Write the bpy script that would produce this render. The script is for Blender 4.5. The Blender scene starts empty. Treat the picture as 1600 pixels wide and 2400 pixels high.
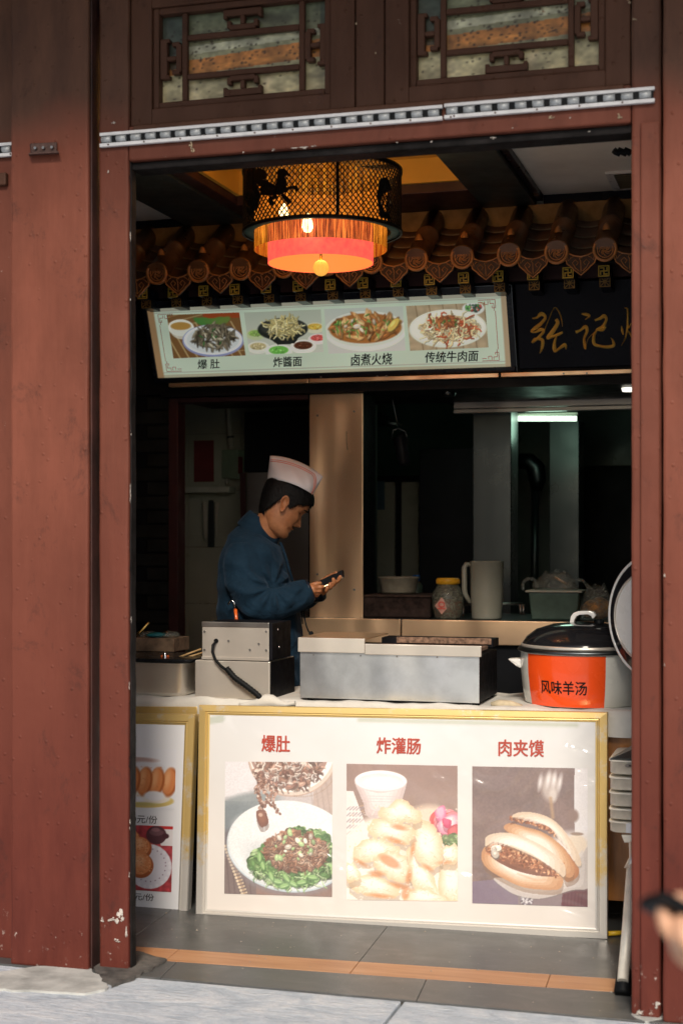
import bpy, bmesh, math, random
import numpy as np
from mathutils import Vector, Matrix, noise as mnoise
random.seed(7)
SC = bpy.context.scene
COL = SC.collection
R = math.radians

# ------------------------------------------------------------ camera, sky, sun, exposure
TH = R(16.3); FPX = 3500.0; HOR = 1260.0
CAM = Vector((0, -4.25, 1.34))
cam = bpy.data.cameras.new('camera'); cam_o = bpy.data.objects.new('camera', cam); COL.objects.link(cam_o)
cam_o.location = CAM; cam_o.rotation_euler = (R(90), 0, TH)
cam.sensor_fit = 'VERTICAL'; cam.sensor_height = 36; cam.lens = FPX / 2400 * 36
cam.shift_y = (HOR - 1200) / 2400.0
cam.clip_start = .05; cam.clip_end = 500
cam.dof.use_dof = True; cam.dof.focus_distance = 5.6; cam.dof.aperture_fstop = 2.8
SC.camera = cam_o

SUN_EL, SUN_AZ, SUN_E = 37.0, -13.0, 2.6       # AZ: light travels into the shop, drifting to +X
w = bpy.data.worlds.new('World'); SC.world = w; w.use_nodes = True
nt = w.node_tree; nt.nodes.clear()
sky = nt.nodes.new('ShaderNodeTexSky'); sky.sky_type = 'NISHITA'; sky.sun_disc = False
sky.sun_elevation = R(SUN_EL); sky.sun_rotation = R(180 + SUN_AZ)
sky.dust_density = 2.0
bg = nt.nodes.new('ShaderNodeBackground'); bg.inputs[1].default_value = 0.085
ow = nt.nodes.new('ShaderNodeOutputWorld')
nt.links.new(sky.outputs[0], bg.inputs[0]); nt.links.new(bg.outputs[0], ow.inputs[0])
sl = bpy.data.lights.new('sun', 'SUN'); sl.energy = SUN_E; sl.angle = R(14); sl.color = (1.0, .90, .77)
so = bpy.data.objects.new('sun', sl); COL.objects.link(so)
sd = Vector((math.sin(R(SUN_AZ)) * math.cos(R(SUN_EL)), math.cos(R(SUN_AZ)) * math.cos(R(SUN_EL)), -math.sin(R(SUN_EL))))
so.rotation_euler = sd.to_track_quat('-Z', 'Y').to_euler(); so.location = (-3, -6, 6)
vs = SC.view_settings; SC.display_settings.display_device = 'sRGB'
vs.view_transform = 'Standard'; vs.look = 'None'; vs.gamma = 1; vs.use_curve_mapping = False
vs.exposure = 0.35
SC.render.engine = 'CYCLES'
SC.cycles.use_denoising = True
SC.cycles.max_bounces = 6; SC.cycles.diffuse_bounces = 3; SC.cycles.glossy_bounces = 3
SC.cycles.transparent_max_bounces = 8; SC.cycles.sample_clamp_indirect = 4

# ------------------------------------------------------------ pixel (of the 1600x2400 photo) -> world at a known depth
Fv = Vector((-math.sin(TH), math.cos(TH), 0)); Rv = Vector((math.cos(TH), math.sin(TH), 0)); Zv = Vector((0, 0, 1))
def ray(px, py): return Fv + Rv * ((px - 800) / FPX) + Zv * ((HOR - py) / FPX)
def P(px, py, Y):
    d = ray(px, py); return CAM + d * ((Y - CAM.y) / d.y)
def PZ(px, py, Z):
    d = ray(px, py); return CAM + d * ((Z - CAM.z) / d.z)
def XA(px, Y): return P(px, HOR, Y).x
def ZA(px, py, Y): return P(px, py, Y).z

# ------------------------------------------------------------ mesh builder
class MB:
    def __init__(s): s.v = []; s.f = []; s.sm = []
    def add(s, vs_, fs_, sm=False):
        o = len(s.v); s.v += [tuple(q) for q in vs_]; s.f += [tuple(i + o for i in f) for f in fs_]; s.sm += [sm] * len(fs_); return s
    def box(s, x0, x1, y0, y1, z0, z1):
        return s.hexa([(x0,y0,z0),(x1,y0,z0),(x1,y1,z0),(x0,y1,z0),(x0,y0,z1),(x1,y0,z1),(x1,y1,z1),(x0,y1,z1)])
    def hexa(s, c):
        return s.add(c, [(0,3,2,1),(4,5,6,7),(0,1,5,4),(1,2,6,5),(2,3,7,6),(3,0,4,7)])
    def rings(s, rs, cap=True, sm=True, closed=True):
        n = len(rs[0]); V = [p for r in rs for p in r]; F = []
        for i in range(len(rs) - 1):
            for j in range(n if closed else n - 1):
                k = (j + 1) % n
                F.append((i*n+j, i*n+k, (i+1)*n+k, (i+1)*n+j))
        s.add(V, F, sm)
        if cap and closed:
            s.add(rs[0], [tuple(range(n))[::-1]], False); s.add(rs[-1], [tuple(range(n))], False)
        return s
    def lathe(s, prof, c=(0,0,0), n=32, sm=True, cap=False):
        rs = [[(c[0]+r*math.cos(2*math.pi*k/n), c[1]+r*math.sin(2*math.pi*k/n), c[2]+z) for k in range(n)] for r, z in prof]
        return s.rings(rs, cap, sm)
    def tube(s, pts, rad, n=8, cap=True, sm=True):
        pts = [Vector(p) for p in pts]; rs = []
        if not hasattr(rad, '__len__'): rad = [rad] * len(pts)
        up = None
        for i, p in enumerate(pts):
            t = (pts[min(i+1, len(pts)-1)] - pts[max(i-1, 0)]).normalized()
            if up is None:
                up = Vector((0,0,1)) if abs(t.z) < .9 else Vector((0,1,0))
            a = t.cross(up).normalized(); b = a.cross(t).normalized(); up = b
            rs.append([p + a*rad[i]*math.cos(2*math.pi*k/n) + b*rad[i]*math.sin(2*math.pi*k/n) for k in range(n)])
        return s.rings(rs, cap, sm)
    def ball(s, c, r, n=16, m=10, sc=(1,1,1)):
        rs = []
        for i in range(m + 1):
            a = math.pi * (i + .0) / m; rr = max(math.sin(a), .001) * r
            rs.append([(c[0]+sc[0]*rr*math.cos(2*math.pi*k/n), c[1]+sc[1]*rr*math.sin(2*math.pi*k/n), c[2]-sc[2]*r*math.cos(a)) for k in range(n)])
        return s.rings(rs, False, True)
    def prism(s, poly, f0, f1, sm=False):
        """poly: 2D list; f0,f1 map (a,b)->3D for the two caps"""
        n = len(poly); A = [f0(*q) for q in poly]; B = [f1(*q) for q in poly]
        s.add(A + B, [tuple(range(n)), tuple(range(2*n-1, n-1, -1))] + [(j, (j+1) % n + 0, (j+1) % n + n, j + n)[::-1] for j in range(n)], sm); return s
    def build(s, name, mat=None, parent=None, bevel=0, sub=0, origin=None, recalc=True):
        L = parent_world(parent) if parent is not None else (Vector(origin) if origin is not None else Vector((0,0,0)))
        me = bpy.data.meshes.new(name); me.from_pydata([(v[0]-L.x, v[1]-L.y, v[2]-L.z) for v in s.v], [], s.f)
        me.polygons.foreach_set('use_smooth', s.sm)
        if recalc:
            bm = bmesh.new(); bm.from_mesh(me); bmesh.ops.remove_doubles(bm, verts=bm.verts, dist=1e-6)
            bmesh.ops.recalc_face_normals(bm, faces=bm.faces); bm.to_mesh(me); bm.free()
        me.update()
        o = bpy.data.objects.new(name, me); COL.objects.link(o)
        if mat: me.materials.append(mat)
        if parent is not None: o.parent = parent
        elif origin is not None: o.location = L
        if bevel:
            m = o.modifiers.new('bevel', 'BEVEL'); m.width = bevel; m.segments = 2; m.limit_method = 'ANGLE'; m.angle_limit = R(40)
        if sub:
            m = o.modifiers.new('sub', 'SUBSURF'); m.levels = sub; m.render_levels = sub
        return o
def parent_world(o):
    L = Vector((0,0,0))
    while o is not None: L += o.location; o = o.parent
    return L
def thing(name, label, cat, loc=(0,0,0), group=None):
    o = bpy.data.objects.new(name, None); COL.objects.link(o); o.location = loc; o.empty_display_size = .05
    return tag(o, label, cat, group)
def tag(o, label=None, cat=None, group=None, kind=None):
    if label: o['label'] = label
    if cat: o['category'] = cat
    if group: o['group'] = group
    if kind: o['kind'] = kind
    return o
def copy_to(o, off, parent=None):
    c = o.copy(); COL.objects.link(c); c.location = o.location + Vector(off)
    if parent is not None: c.parent = parent
    return c
def proj(p):
    d = Vector(p)-CAM; t = d.dot(Fv); return 800+FPX*d.dot(Rv)/t, HOR-FPX*d.z/t
def puv(pn, px, py):
    u, v = .5, .5
    for _ in range(12):
        x, y = proj(pn(u, v)); e = 1e-3; xu, yu = proj(pn(u+e, v)); xv, yv = proj(pn(u, v+e))
        a, b, c, d = (xu-x)/e, (xv-x)/e, (yu-y)/e, (yv-y)/e; D = a*d-b*c; rx, ry = px-x, py-y
        u += (d*rx-b*ry)/D; v += (a*ry-c*rx)/D
    return u, v
class Panel:
    """bilinear patch: u to the right, v downwards, d towards the viewer"""
    def __init__(s, TL, TR, BL, BR):
        s.c = [Vector(TL), Vector(TR), Vector(BL), Vector(BR)]
        s.n = (s.c[1]-s.c[0]).cross(s.c[2]-s.c[0]).normalized()
        if s.n.y > 0: s.n = -s.n
    def __call__(s, u, v, d=0):
        TL, TR, BL, BR = s.c
        return (TL*(1-u)+TR*u)*(1-v) + (BL*(1-u)+BR*u)*v + s.n*d
    def box(s, mb, u0, u1, v0, v1, d0, d1):
        return mb.hexa([s(u0,v1,d0), s(u1,v1,d0), s(u1,v0,d0), s(u0,v0,d0), s(u0,v1,d1), s(u1,v1,d1), s(u1,v0,d1), s(u0,v0,d1)])
    def size(s): return (s.c[1]-s.c[0]).length, (s.c[2]-s.c[0]).length

# ------------------------------------------------------------ materials
class NT:
    def __init__(s, name):
        s.m = bpy.data.materials.new(name); s.m.use_nodes = True; s.t = s.m.node_tree
        s.b = s.t.nodes['Principled BSDF']; s.out = s.t.nodes['Material Output']; s._c = None
    def n(s, typ, **kw):
        x = s.t.nodes.new(typ)
        for k, v in kw.items():
            if k in x.inputs.keys(): x.inputs[k].default_value = v
            else: setattr(x, k, v)
        return x
    def l(s, a, b): s.t.links.new(a, b)
    def coord(s, scale=(1,1,1)):
        if s._c is None: s._c = s.n('ShaderNodeNewGeometry').outputs['Position']
        m = s.n('ShaderNodeMapping'); m.inputs['Scale'].default_value = scale; s.l(s._c, m.inputs[0]); return m.outputs[0]
    def noise(s, scale, detail=4, rough=.55, stretch=(1,1,1), dist=0):
        x = s.n('ShaderNodeTexNoise'); x.inputs['Scale'].default_value = scale; x.inputs['Detail'].default_value = detail
        x.inputs['Roughness'].default_value = rough; x.inputs['Distortion'].default_value = dist
        s.l(s.coord(stretch), x.inputs['Vector']); return x.outputs['Fac']
    def ramp(s, fac, stops):
        x = s.n('ShaderNodeValToRGB'); e = x.color_ramp.elements
        while len(e) < len(stops): e.new(.5)
        for i, (p, c) in enumerate(stops):
            e[i].position = p; e[i].color = (*c, 1) if hasattr(c, '__len__') else (c, c, c, 1)
        s.l(fac, x.inputs[0]); return x.outputs[0]
    def mix(s, fac, a, b, mode='MIX'):
        x = s.n('ShaderNodeMix'); x.data_type = 'RGBA'; x.blend_type = mode
        for inp, val in ((x.inputs[0], fac), (x.inputs[6], a), (x.inputs[7], b)):
            if hasattr(val, 'is_linked') or hasattr(val, 'links'): s.l(val, inp)
            elif hasattr(val, '__len__'): inp.default_value = (*val, 1)
            else: inp.default_value = val
        return x.outputs[2]
    def bump(s, h, strength=.3, dist=.01, prev=None):
        x = s.n('ShaderNodeBump'); x.inputs['Strength'].default_value = strength; x.inputs['Distance'].default_value = dist
        s.l(h, x.inputs['Height'])
        if prev is not None: s.l(prev, x.inputs['Normal'])
        return x.outputs[0]
    def setp(s, **kw):
        for k, v in kw.items():
            i = s.b.inputs[k.replace('_', ' ')]
            if hasattr(v, 'links'): s.l(v, i)
            elif hasattr(v, '__len__'): i.default_value = (*v, 1) if len(v) == 3 else v
            else: i.default_value = v
        return s
def simple(name, col, rough=.5, metal=0, var=.25, vscale=6, bumps=.0, bscale=60, stretch=(1,1,1), emis=None, estr=0, coat=0, spec=.5):
    t = NT(name)
    if max(col) < .04 and spec == .5: spec = .14
    n1 = t.noise(vscale, 5, .6, stretch)
    c0 = tuple(max(0, c*(1-var)) for c in col); c1 = tuple(min(1, c*(1+var)) for c in col)
    t.setp(Base_Color=t.ramp(n1, [(.3, c0), (.7, c1)]), Metallic=metal, Specular_IOR_Level=spec, Coat_Weight=coat)
    t.setp(Roughness=t.ramp(t.noise(vscale*2.3, 4), [(.3, max(.03, rough-.08)), (.7, min(1, rough+.1))]))
    if bumps: t.setp(Normal=t.bump(t.noise(bscale, 4, .6, stretch), bumps, .004))
    if emis: t.setp(Emission_Color=emis, Emission_Strength=estr)
    return t.m
def painted_wood(name, col, dirt=.5, chips=.02):
    t = NT(name)
    big = t.noise(1.6, 6, .6, (1,1,.45)); fine = t.noise(9, 6, .65, (1.6,1.6,.35)); streak = t.noise(28, 4, .6, (1,1,.06))
    dk = tuple(c*(1-dirt) for c in col); lt = tuple(min(1, c*1.22) for c in col)
    c = t.ramp(big, [(.32, dk), (.52, col), (.72, lt)])
    c = t.mix(t.ramp(fine, [(.42, 0.0), (.72, .55)]), c, tuple(a*.62 for a in col))
    c = t.mix(t.ramp(streak, [(.5, 0.0), (.8, .18)]), c, tuple(a*1.35 for a in col))
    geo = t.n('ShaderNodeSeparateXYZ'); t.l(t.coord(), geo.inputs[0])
    if name.find('sash') < 0:     # old brown coat left above head height; lower boards darker and redder
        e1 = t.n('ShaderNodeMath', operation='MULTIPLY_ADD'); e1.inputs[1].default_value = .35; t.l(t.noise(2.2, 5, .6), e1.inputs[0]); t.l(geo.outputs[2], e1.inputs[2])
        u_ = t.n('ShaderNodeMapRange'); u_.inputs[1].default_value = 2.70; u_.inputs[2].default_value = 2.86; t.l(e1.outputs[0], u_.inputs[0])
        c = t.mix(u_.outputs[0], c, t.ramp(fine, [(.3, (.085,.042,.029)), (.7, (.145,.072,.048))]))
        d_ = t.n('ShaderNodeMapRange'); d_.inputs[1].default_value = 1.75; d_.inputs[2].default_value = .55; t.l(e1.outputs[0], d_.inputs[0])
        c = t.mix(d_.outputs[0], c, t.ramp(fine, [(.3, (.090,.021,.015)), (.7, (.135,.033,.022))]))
    # small chips of bare primer, thicker near the ground
    mr = t.n('ShaderNodeMapRange'); mr.inputs[1].default_value = 0; mr.inputs[2].default_value = .42; mr.inputs[3].default_value = .085; mr.inputs[4].default_value = 0
    t.l(geo.outputs[2], mr.inputs[0])
    ad = t.n('ShaderNodeMath', operation='ADD'); t.l(t.noise(34, 8, .75, (1,1,.8)), ad.inputs[0]); t.l(mr.outputs[0], ad.inputs[1])
    c = t.mix(t.ramp(ad.outputs[0], [(.70-chips, 0.0), (.74-chips, 1.0)]), c, (.42, .34, .30))
    soot = t.noise(5.5, 8, .8, (1.2,1.2,.8), .4)
    c = t.mix(t.ramp(soot, [(.56, 0.0), (.75, .8)]), c, (.028, .017, .015))
    t.setp(Base_Color=c, Roughness=t.ramp(fine, [(.3, .48), (.7, .66)]), Specular_IOR_Level=.16)
    b = t.bump(t.noise(42, 5, .6, (1.2,1.2,.12)), .25, .004); b = t.bump(t.noise(5, 3, .5), .35, .02, b)
    vor = t.n('ShaderNodeTexVoronoi'); vor.inputs['Scale'].default_value = 26; t.l(t.coord(), vor.inputs['Vector'])
    b = t.bump(t.ramp(vor.outputs['Distance'], [(.0, 1.0), (.16, 0.0)]), .5, .006, b)
    t.setp(Normal=b); return t.m
def metal(name, col, rough=.3, brushed=(1,1,1), stain=.3, dent=.35, scr=.4, metallic=1.0):
    t = NT(name)
    n1 = t.noise(3.2, 6, .65); n2 = t.noise(22, 7, .75); br = t.noise(40, 3, .5, brushed); sc_n = t.noise(9, 8, .8, (1,1,1), 1.5)
    c = t.ramp(n1, [(.3, tuple(a*(1-stain) for a in col)), (.65, col)])
    c = t.mix(t.ramp(n2, [(.60, 0.0), (.85, min(.6, stain*1.2))]), c, tuple(a*.5 for a in col))
    c = t.mix(t.ramp(sc_n, [(.70, 0.0), (.76, .5)]), c, tuple(min(1, a*1.3) for a in col))
    t.setp(Base_Color=c, Metallic=metallic)
    t.setp(Roughness=t.ramp(n2, [(.35, rough), (.75, min(1, rough+.05))]))
    b = t.bump(br, .16*scr*2, .002); b = t.bump(t.noise(2.6, 1, .4, (1.6,1,.55)), dent, .05, b)
    t.setp(Normal=b); return t.m

M = {}
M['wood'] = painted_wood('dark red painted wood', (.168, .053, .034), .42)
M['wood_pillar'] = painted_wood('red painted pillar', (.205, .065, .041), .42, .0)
M['wood_dark'] = painted_wood('brown painted sash wood', (.095, .044, .028), .34, .01)
M['side_wood'] = simple('shaded grimy maroon side board', (.045,.015,.011), .6, 0, .6, 6, .4, 40)
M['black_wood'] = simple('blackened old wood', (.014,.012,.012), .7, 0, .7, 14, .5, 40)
M['frame_red'] = simple('dull dark red frame', (.05,.012,.012), .6)
M['white_metal'] = simple('chipped white metal', (.74,.74,.76), .45, .0, .12, 30, .3, 80)
M['rail_bolt'] = simple('worn grey knuckle', (.50,.53,.55), .42, .3, .2, 40, .2, 90)
M['bracket'] = simple('rusty brown bracket', (.10,.055,.045), .55, .4, .3, 30, .4, 90)
M['screw'] = simple('grey screw', (.3,.29,.28), .35, .8)
M['ceil_white'] = simple('grimy white ceiling board', (.90,.86,.77), .8, 0, .12, 3)
M['ceil_yellow'] = simple('yellow lacquer coffer', (.75,.45,.07), .6, 0, .12, 3)
M['beam_dark'] = simple('dark green black beam paint', (.030,.042,.042), .5, 0, .35, 5, .1)
M['beam_maroon'] = simple('dark maroon ceiling trim', (.045,.016,.016), .55)
M['tile_glaze'] = simple('brown glazed clay', (.135,.068,.034), .33, 0, .4, 9, .25, 50, coat=.25)
M['tile_dark'] = simple('dark brown clay', (.10,.05,.028), .42, 0, .4, 9, .25, 50, coat=.15)
M['tile_cord'] = simple('pale mortar edge', (.22,.17,.12), .5, 0, .3, 40)
M['medal'] = simple('ochre clay relief', (.42,.19,.062), .35, 0, .4, 22, .4, 120, coat=.3)
M['medal_dark'] = simple('ochre clay recess', (.045,.020,.010), .5, 0, .4, 40, .5, 120)
M['plaster'] = simple('old ochre plaster', (.33,.20,.08), .85, 0, .35, 14, .6, 50)
M['gold_paint'] = simple('gold paint', (.80,.56,.08), .4, 0, .15, 30)
M['gold_letter'] = simple('raised gold lettering', (1,.60,.13), .38, .25, .15, 30)
M['navy'] = simple('navy black lacquer', (.006,.009,.018), .3, 0, .3, 5, spec=.25)
M['near_black'] = simple('near black', (.008,.009,.011), .5)
M['board_black'] = simple('glossy black name board', (.003,.004,.012), .3, 0, .2, 4, spec=.12)
M['warm_steel'] = metal('warm brushed steel', (1.0,.68,.42), .32, (1,1,.03), .10, .9, .5, .80)  # steel with its warm reflected light put into the base colour
M['steel'] = metal('scratched stainless steel', (.60,.58,.55), .33, (.04,1,1), .15, .4)
M['steel_clean'] = metal('worn bright steel', (.74,.68,.60), .30, (.04,1,1), .10, .5, .4, .6)
M['galv'] = metal('galvanised sheet', (.80,.83,.86), .28, (1,1,1), .42, .9, .4, .85)
M['steel_dark'] = metal('dim kitchen steel', (.15,.17,.18), .35, (.05,1,1), .3, .2)
M['fold_black'] = simple('plain black sheet', (.006,.006,.008), .5, 0, .4, 12, .2, spec=.1)  # even black for the steel boxes' casings, right faces and back rim
M['crust'] = simple('burnt brown crust', (.20,.12,.08), .95, 0, .8, 60, 1.0, 120)
M['rubber'] = simple('black rubber', (.007,.008,.009), .5, 0, .3, 20, spec=.1)
M['glow_black'] = simple('black tray', (.012,.013,.015), .25)
M['cloth_white'] = simple('off white cloth', (.62,.60,.55), .9, 0, .12, 8, .6, 30)
M['card'] = simple('printed cardboard', (.24,.16,.10), .8, 0, .5, 26)
M['plastic_white'] = simple('white plastic', (.76,.75,.72), .3, 0, .04, 10, coat=.3)
M['enamel'] = simple('cream enamel', (.70,.70,.64), .22, 0, .08, 4, coat=.6)
M['orange_label'] = simple('orange vinyl label', (.86,.085,.012), .22, 0, .06, 3, coat=.5)
M['text_black'] = simple('black print', (.01,.01,.01), .5, 0, 0)
M['text_brown'] = simple('dark brown print', (.03,.02,.018), .5, 0, 0)
M['text_red'] = simple('faded red print', (.46,.065,.04), .45, 0, .1, 40)
M['fret_red'] = simple('thin red print', (.75,.05,.03), .5, 0, 0)
M['wood_orange'] = simple('varnished orange wood', (.36,.14,.03), .4, 0, .5, 12, .3, 60, (1,1,.15), coat=.2)
M['yellow'] = simple('yellow plastic', (.80,.50,.03), .35, 0, .1)
M['yellow_lid'] = simple('amber plastic lid', (.80,.42,.02), .35, 0, .1)
M['blue_cap'] = simple('blue cap', (.03,.12,.35), .4, 0, .1)
M['kit_steel'] = simple('smooth dim steel', (.075,.085,.085), .32, .8, .12, 2, .12, 20, (1,1,.03))
M['alu'] = simple('pale scratched aluminium', (.82,.77,.66), .4, .15, .22, 12, .2, 60)
M['pitcher'] = simple('cream plastic jug', (.36,.36,.29), .35, 0, .08, 6, coat=.2)
M['bowl'] = simple('stained cream bowl', (.36,.33,.25), .4, 0, .25, 18)
M['rust_tray'] = simple('charred tray', (.035,.022,.018), .7, 0, .6, 30, .5)
M['green_box'] = simple('green plastic tub', (.06,.10,.075), .4, 0, .3, 20)
M['paper_red'] = simple('faded red paper', (.17,.02,.02), .7)
M['fuse_green'] = simple('grey green enamel', (.30,.40,.28), .5)
M['pipe_cream'] = simple('cream conduit', (.42,.40,.32), .5)
M['tile_wall'] = simple('greenish wall tile', (.36,.37,.29), .32, 0, .15, 3, coat=.3)
M['grout'] = simple('dark grout', (.05,.05,.045), .9)
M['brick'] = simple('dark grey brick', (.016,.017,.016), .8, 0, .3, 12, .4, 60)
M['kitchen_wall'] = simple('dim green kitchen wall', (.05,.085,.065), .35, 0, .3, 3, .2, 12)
M['dim_shelf'] = simple('dim pale shelf', (.45,.46,.38), .5)
M['leather'] = simple('wooden skewer', (.55,.36,.16), .6, 0, .2, 40)
M['brass'] = metal('brass sticks', (.75,.48,.14), .25, (1,1,1), .1, .1)
M['chrome'] = metal('chrome hook', (.75,.75,.75), .12, (1,1,1), .05, .05)
M['orange_grip'] = simple('orange grip', (.70,.13,.02), .3, 0, .1, 10, coat=.4)
M['teal_ring'] = simple('verdigris ring', (.05,.13,.11), .5, 0, .3, 20)
M['lattice_black'] = simple('black pierced metal', (.010,.009,.008), .45, .3, .3, 30)
M['hair'] = simple('black hair', (.004,.0035,.0035), .6, 0, .4, 90, .8, 160, (1,1,.3), spec=.2)
M['hair_edge'] = M['hair']
M['hat'] = simple('white paper cap', (.72,.70,.72), .75, 0, .05, 8, .25, 26)
M['hat_red'] = simple('orange red stitched line', (.70,.17,.09), .7, 0, .05)
M['phone'] = simple('black phone', (.012,.012,.014), .16, 0, .1, coat=.5)
M['tap_white'] = simple('white tag', (.8,.8,.82), .5, 0, .05)

def skin_mat():
    t = NT('skin'); c = t.ramp(t.noise(30, 5, .6), [(.3, (.30,.115,.048)), (.7, (.44,.19,.085))])
    t.setp(Base_Color=c, Roughness=.5, Subsurface_Weight=.08, Subsurface_Scale=.02, Normal=t.bump(t.noise(120, 4), .2, .002)); return t.m
M['skin'] = skin_mat(); M['skin_lit'] = simple('brightly lit skin', (.66,.36,.22), .5, 0, .1, 20)  # lighter copy of the skin, bright light put into its colour
def jacket_mat():
    t = NT('blue cotton'); c = t.ramp(t.noise(12, 6, .7), [(.3, (.0035,.015,.029)), (.7, (.008,.027,.050))])
    wv = t.noise(260, 2, .5)
    t.setp(Base_Color=c, Roughness=.85, Specular_IOR_Level=.15, Sheen_Weight=.08, Sheen_Tint=(.4,.6,.9,1))
    b = t.bump(wv, .25, .001); b = t.bump(t.noise(11, 4, .55, (1,1,1), .8), .55, .03, b); t.setp(Normal=b); return t.m
M['jacket'] = jacket_mat()
def floor_mat():
    t = NT('dark grey floor tile'); n = t.noise(2.4, 7, .7, (1,2.2,1), .5); f = t.noise(60, 5, .7)
    c = t.ramp(n, [(.3, (.060,.062,.062)), (.7, (.105,.108,.105))]); c = t.mix(t.ramp(f, [(.6, 0.0), (.75, .35)]), c, (.20,.19,.18)); sm_ = t.noise(3.5, 8, .75, (1,1.5,1), 1.2); c = t.mix(t.ramp(sm_, [(.52, 0.0), (.68, .45)]), c, (.19,.185,.17)); c = t.mix(t.ramp(sm_, [(.30, .5), (.42, 0.0)]), c, (.035,.034,.032))
    t.setp(Base_Color=c, Roughness=t.ramp(n, [(.3, .27), (.7, .48)]), Normal=t.bump(t.noise(14, 5), .12, .01)); return t.m
M['floor'] = floor_mat()
def border_mat():
    t = NT('orange wood look tile'); n = t.noise(7, 6, .65, (.5,6,1), .3)
    t.setp(Base_Color=t.ramp(n, [(.3, (.40,.17,.065)), (.5, (.50,.235,.10)), (.7, (.56,.29,.14))]), Roughness=.42, Normal=t.bump(n, .1, .005)); return t.m
M['border'] = border_mat()
def stone_mat():
    t = NT('chiselled pale granite'); t._c = None
    a = t.noise(7, 8, .7, (1,1.8,1), .8); b_ = t.noise(60, 6, .7, (1,2.2,1)); m_ = t.n('ShaderNodeMapping'); m_.inputs['Rotation'].default_value = (0,0,R(28)); m_.inputs['Scale'].default_value = (1,6,1)
    t.l(t.coord(), m_.inputs[0]); ch = t.n('ShaderNodeTexNoise'); ch.inputs['Scale'].default_value = 16; ch.inputs['Detail'].default_value = 5; t.l(m_.outputs[0], ch.inputs['Vector'])
    c = t.ramp(a, [(.3, (.38,.44,.50)), (.5, (.58,.63,.68)), (.7, (.76,.77,.78))])
    c = t.mix(t.ramp(b_, [(.35, .35), (.55, 0.0)]), c, (.26,.32,.40)); c = t.mix(t.ramp(ch.outputs['Fac'], [(.58, 0.0), (.72, .7)]), c, (.72,.72,.72))
    t.setp(Base_Color=c, Roughness=.75); b = t.bump(ch.outputs['Fac'], .5, .01); b = t.bump(a, .5, .02, b); b = t.bump(b_, .3, .006, b); t.setp(Normal=b); return t.m
M['stone'] = stone_mat()
M['cement'] = simple('stained cement', (.46,.46,.43), .85, 0, .35, 9, .7, 30)
M['cement_dark'] = simple('dirty dark cement', (.10,.09,.08), .9, 0, .6, 16, .9, 30)
M['asphalt'] = simple('grey street', (.20,.195,.185), .9, 0, .2, 3, .4, 40)
def gold_frame_mat():
    t = NT('gold anodised aluminium frame')
    sep = t.n('ShaderNodeSeparateXYZ'); t.l(t.coord(), sep.inputs[0])
    wear = t.noise(9, 7, .75); add = t.n('ShaderNodeMath', operation='MULTIPLY_ADD'); add.inputs[1].default_value = -2.2; add.inputs[2].default_value = .62
    t.l(sep.outputs[2], add.inputs[0]); mn = t.n('ShaderNodeMath', operation='MAXIMUM'); mn.inputs[1].default_value = 0; t.l(add.outputs[0], mn.inputs[0])
    sm_ = t.n('ShaderNodeMath', operation='ADD'); t.l(mn.outputs[0], sm_.inputs[0]); t.l(wear, sm_.inputs[1])
    c = t.mix(t.ramp(sm_.outputs[0], [(.56, 0.0), (.72, 1.0)]), (.74,.53,.20), (.70,.67,.62))
    t.setp(Base_Color=c, Metallic=.5, Roughness=.34, Normal=t.bump(t.noise(60, 4), .1, .002)); return t.m
M['gold_frame'] = gold_frame_mat()
def pic_mat(name, glossy=.35, coat=.5, emis=0, film=.35):
    t = NT(name); a = t.n('ShaderNodeAttribute'); a.attribute_name = 'Col'
    t.setp(Base_Color=a.outputs['Color'], Roughness=glossy, Coat_Weight=coat, Coat_Roughness=.10)
    if film: t.l(t.bump(t.noise(3.4, 2, .5, (1,1,1.2), 1.6), film, .08), t.b.inputs['Coat Normal'])
    if emis: t.setp(Emission_Color=a.outputs['Color'], Emission_Strength=emis)
    return t.m
M['poster'] = pic_mat('printed poster under film', .35, .8, 0, .5)
M['lightbox'] = pic_mat('backlit menu print', .4, .15, .38, 0)
M['pane'] = pic_mat('grimy window glass', .5, .08, .0, .1)
def glassy(name, col, alpha, rough=.15, coat=.0):
    t = NT(name); t.setp(Base_Color=col, Roughness=rough, Coat_Weight=coat)
    n_ = t.ramp(t.noise(45, 5, .7, dist=1.5), [(.35, max(0, alpha-.25)), (.65, min(1, alpha+.3))]); t.l(n_, t.b.inputs['Alpha'])
    t.setp(Normal=t.bump(t.noise(38, 4, .6, dist=2), .8, .01)); return t.m
M['bag'] = glassy('thin clear plastic bag', (.32,.34,.29), .30, .22)
M['jar_glass'] = glassy('cloudy jar plastic', (.20,.20,.15), .6, .15, .5)
def emit(name, col, strg, base=(0,0,0)):
    t = NT(name); t.setp(Base_Color=base, Emission_Color=col, Emission_Strength=strg, Roughness=.6); return t.m
M['tube_light'] = emit('lit fluorescent tube', (.75,1,.78), 2.2)
M['bulb'] = emit('lit warm bulb', (1,.72,.32), 14)
M['spot_lit'] = emit('lit downlight', (1,.95,.8), 1.6)
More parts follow.
